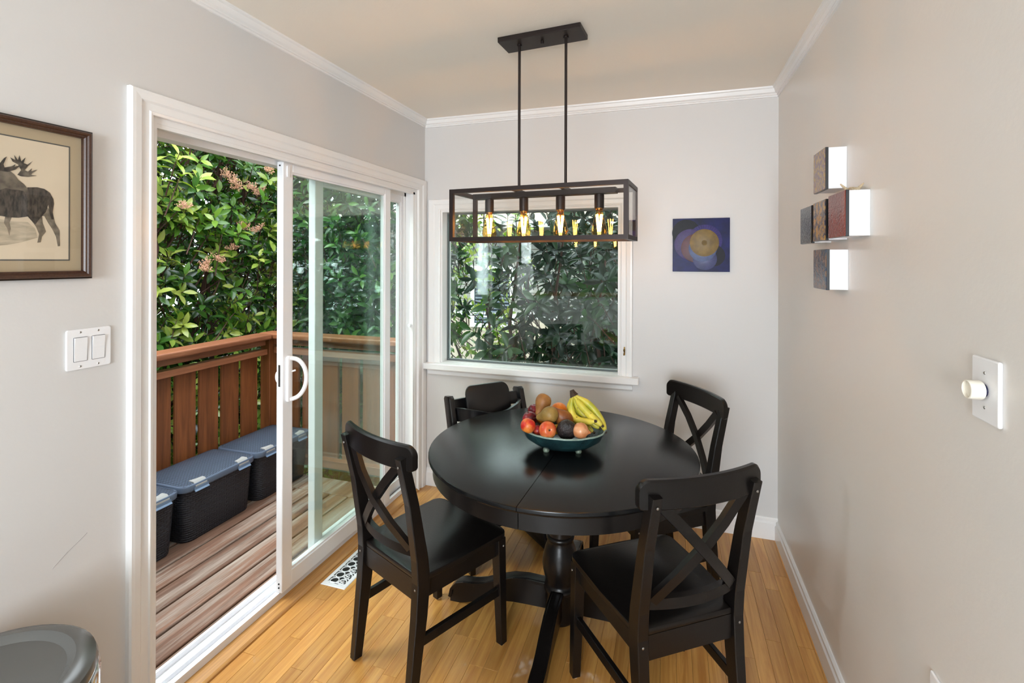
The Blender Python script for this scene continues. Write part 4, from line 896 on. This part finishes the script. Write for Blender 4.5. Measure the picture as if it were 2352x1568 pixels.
# far hedge mass behind everything
def fE(a, b_, c): return (.15+4.4*a, 2.7+1.2*c, -.9+4.2*b_), (NP.normal(0, .5), -.6+NP.normal(0, .3), .5+NP.normal(0, .3))
tE, dE = scatter(1500, fE)
shrub('background_hedge', 'shadowy tall hedge behind the rhododendron', (2.7, 3.3, GZ), tE, dE, (7, 10), (.13, .18), .4, GRD_SHADED[:4], LEAFD, [([(2.7, 3.4, GZ), (2.7, 3.4, 2.0)], [.05, .02])], nmaxpart=0)
def fF(a, b_, c): return (-3.2-1.2*c, -8.5+13*a, -.9+4.4*b_), (.6+NP.normal(0, .3), NP.normal(0, .5), .5+NP.normal(0, .3))  # runs on out of view to block bright sky in the window reflection
tF, dF = scatter(3900, fF)
shrub('background_hedge', 'shadowy tall hedge behind the flowering shrub', (-3.8, .5, GZ), tF, dF, (7, 10), (.14, .2), .42, GRD[:5], LEAFD, [([(-3.8, .5, GZ), (-3.8, .5, 2.0)], [.05, .02])], nmaxpart=0)
# flower clusters of the photinia
FLW = M('pinkish_tan_blossom', (224, 176, 150), .8, col2=(176, 128, 90), vscale=300); FLS = M('reddish_flower_stalk', (128, 74, 52), .8)
def cluster(seed):
    r = np.random.default_rng(seed); b = B()
    for k in range(46):
        th_, ph = r.uniform(0, 6.28), r.uniform(0, 1.1); l = r.uniform(.03, .062); v = Vector((math.sin(ph)*math.cos(th_), math.sin(ph)*math.sin(th_), math.cos(ph)*.8))*l
        b.tube([v*.35, v], .0007, 3, caps=False); 
        for _ in range(2): bmesh.ops.create_icosphere(b.bm, subdivisions=1, radius=.0028, matrix=Matrix.Translation(v+Vector(r.normal(0, .004, 3))))
    return b.mesh('flower_cluster', FLW)
cls = [cluster(k) for k in range(3)]
for i, (u, v) in enumerate(((535, 425), (541, 440), (575, 440), (600, 450), (425, 486), (560, 530), (595, 535), (537, 580), (480, 615), (497, 605), (470, 630), (645, 385), (690, 405), (690, 540), (686, 640), (520, 410), (612, 400))):
    o = mo('flower_cluster', cls[i % 3], shA); p = on(0, -1.72-.06*(i % 2), u, v); o.location = p-np.array((-2.3, 0, GZ)); o.rotation_euler = (R_.uniform(-.3, .3), R_.uniform(.3, .9), R_.uniform(0, 6)); o.scale = (1.35,)*3

# ================================================================== kitchen behind the camera (mirrored in the window)
CABW = M('white_cabinet_paint', (226, 226, 226), .4); BUTCH = wood('butcher_block', ((150, 104, 62), (190, 144, 96)), .4, axis='x')
kt = thing('kitchen_counter', 'white kitchen base cabinets with a butcher block top along the rear wall', 'cabinet', (-.8, -5.86, 0))
B().box(-1.7, 1.6, -.3, .28, .0, .88).obj('body', CABW, kt)
for k in range(6):
    q = B().box(-1.66+.55*k, -1.16+.55*k, .28, .3, .12, .84, bev=.004).obj('door', CABW, kt); B().tube([(-1.24+.55*k, .3, .6), (-1.24+.55*k, .33, .62), (-1.24+.55*k, .33, .72), (-1.24+.55*k, .3, .74)], .005, 6).obj('handle', STEEL, q)
B().box(-1.72, 1.62, -.31, .33, .88, .92, bev=.004).obj('worktop', BUTCH, kt)
fc = thing('kitchen_faucet', 'chrome gooseneck faucet on the butcher block counter', 'faucet', (-.35, -5.95, .9205)); B().tube([(0, 0, 0), (0, 0, .22)]+[(0, .09-.09*math.cos(q), .22+.09*math.sin(q)) for q in np.linspace(.2, PI, 10)], .012, 10).obj('spout', CHROME, fc, smooth=True)
B().tube([(.05, 0, 0), (.05, 0, .06), (.08, .02, .09)], .01, 8).obj('lever', CHROME, fc, smooth=True)
ub = thing('wall_cabinet', 'dark wall cabinet over the kitchen counter', 'cabinet', (-1.3, -6.0, 1.5)); B().box(-.9, 1.3, -.17, .15, 0, .75).obj('body', M('dark_cabinet', (40, 36, 34), .4), ub)
for k in range(4): B().box(-.88+.55*k, -.36+.55*k, .15, .17, .02, .73, bev=.004).obj('door', M('dark_cabinet_door', (44, 40, 38), .4), ub)
wk = bpy.data.objects.new('fill_window', None); C.objects.link(wk); struct(wk, 'unseen kitchen window added around the rear fill light'); wk.location = (1.52, -6.24, 1.5)  # made-up window, a surround for the rear fill light
b = B(); b.box(-.65, .65, .06, .09, .7, .78); b.box(-.65, .65, .06, .09, -.78, -.7); b.box(-.65, -.57, .06, .09, -.7, .7); b.box(.57, .65, .06, .09, -.7, .7); b.box(-.02, .02, -.02, .02, -.7, .7); b.obj('fill_window_frame', TRIM, wk)
for (kx, ky, kw), nm in zip(FILL_LAMPS, ('left', 'right')):  # lamp bodies for the added fill lights
    kl = thing('added_globe_lamp', 'unseen white globe lamp added as fill light in the kitchen on the '+nm, 'lamp', (kx, ky, H)); B().lathe([(0, -.0005), (.06, -.0005), (.06, -.02), (.04, -.06), (0, -.06)], 24).obj('canopy', TRIM, kl, smooth=True)
    B().sphere((0, 0, LZ-H), .1, 24, 16).obj('globe', glass('clear_globe', (1, 1, 1), 1.2), kl, smooth=True)
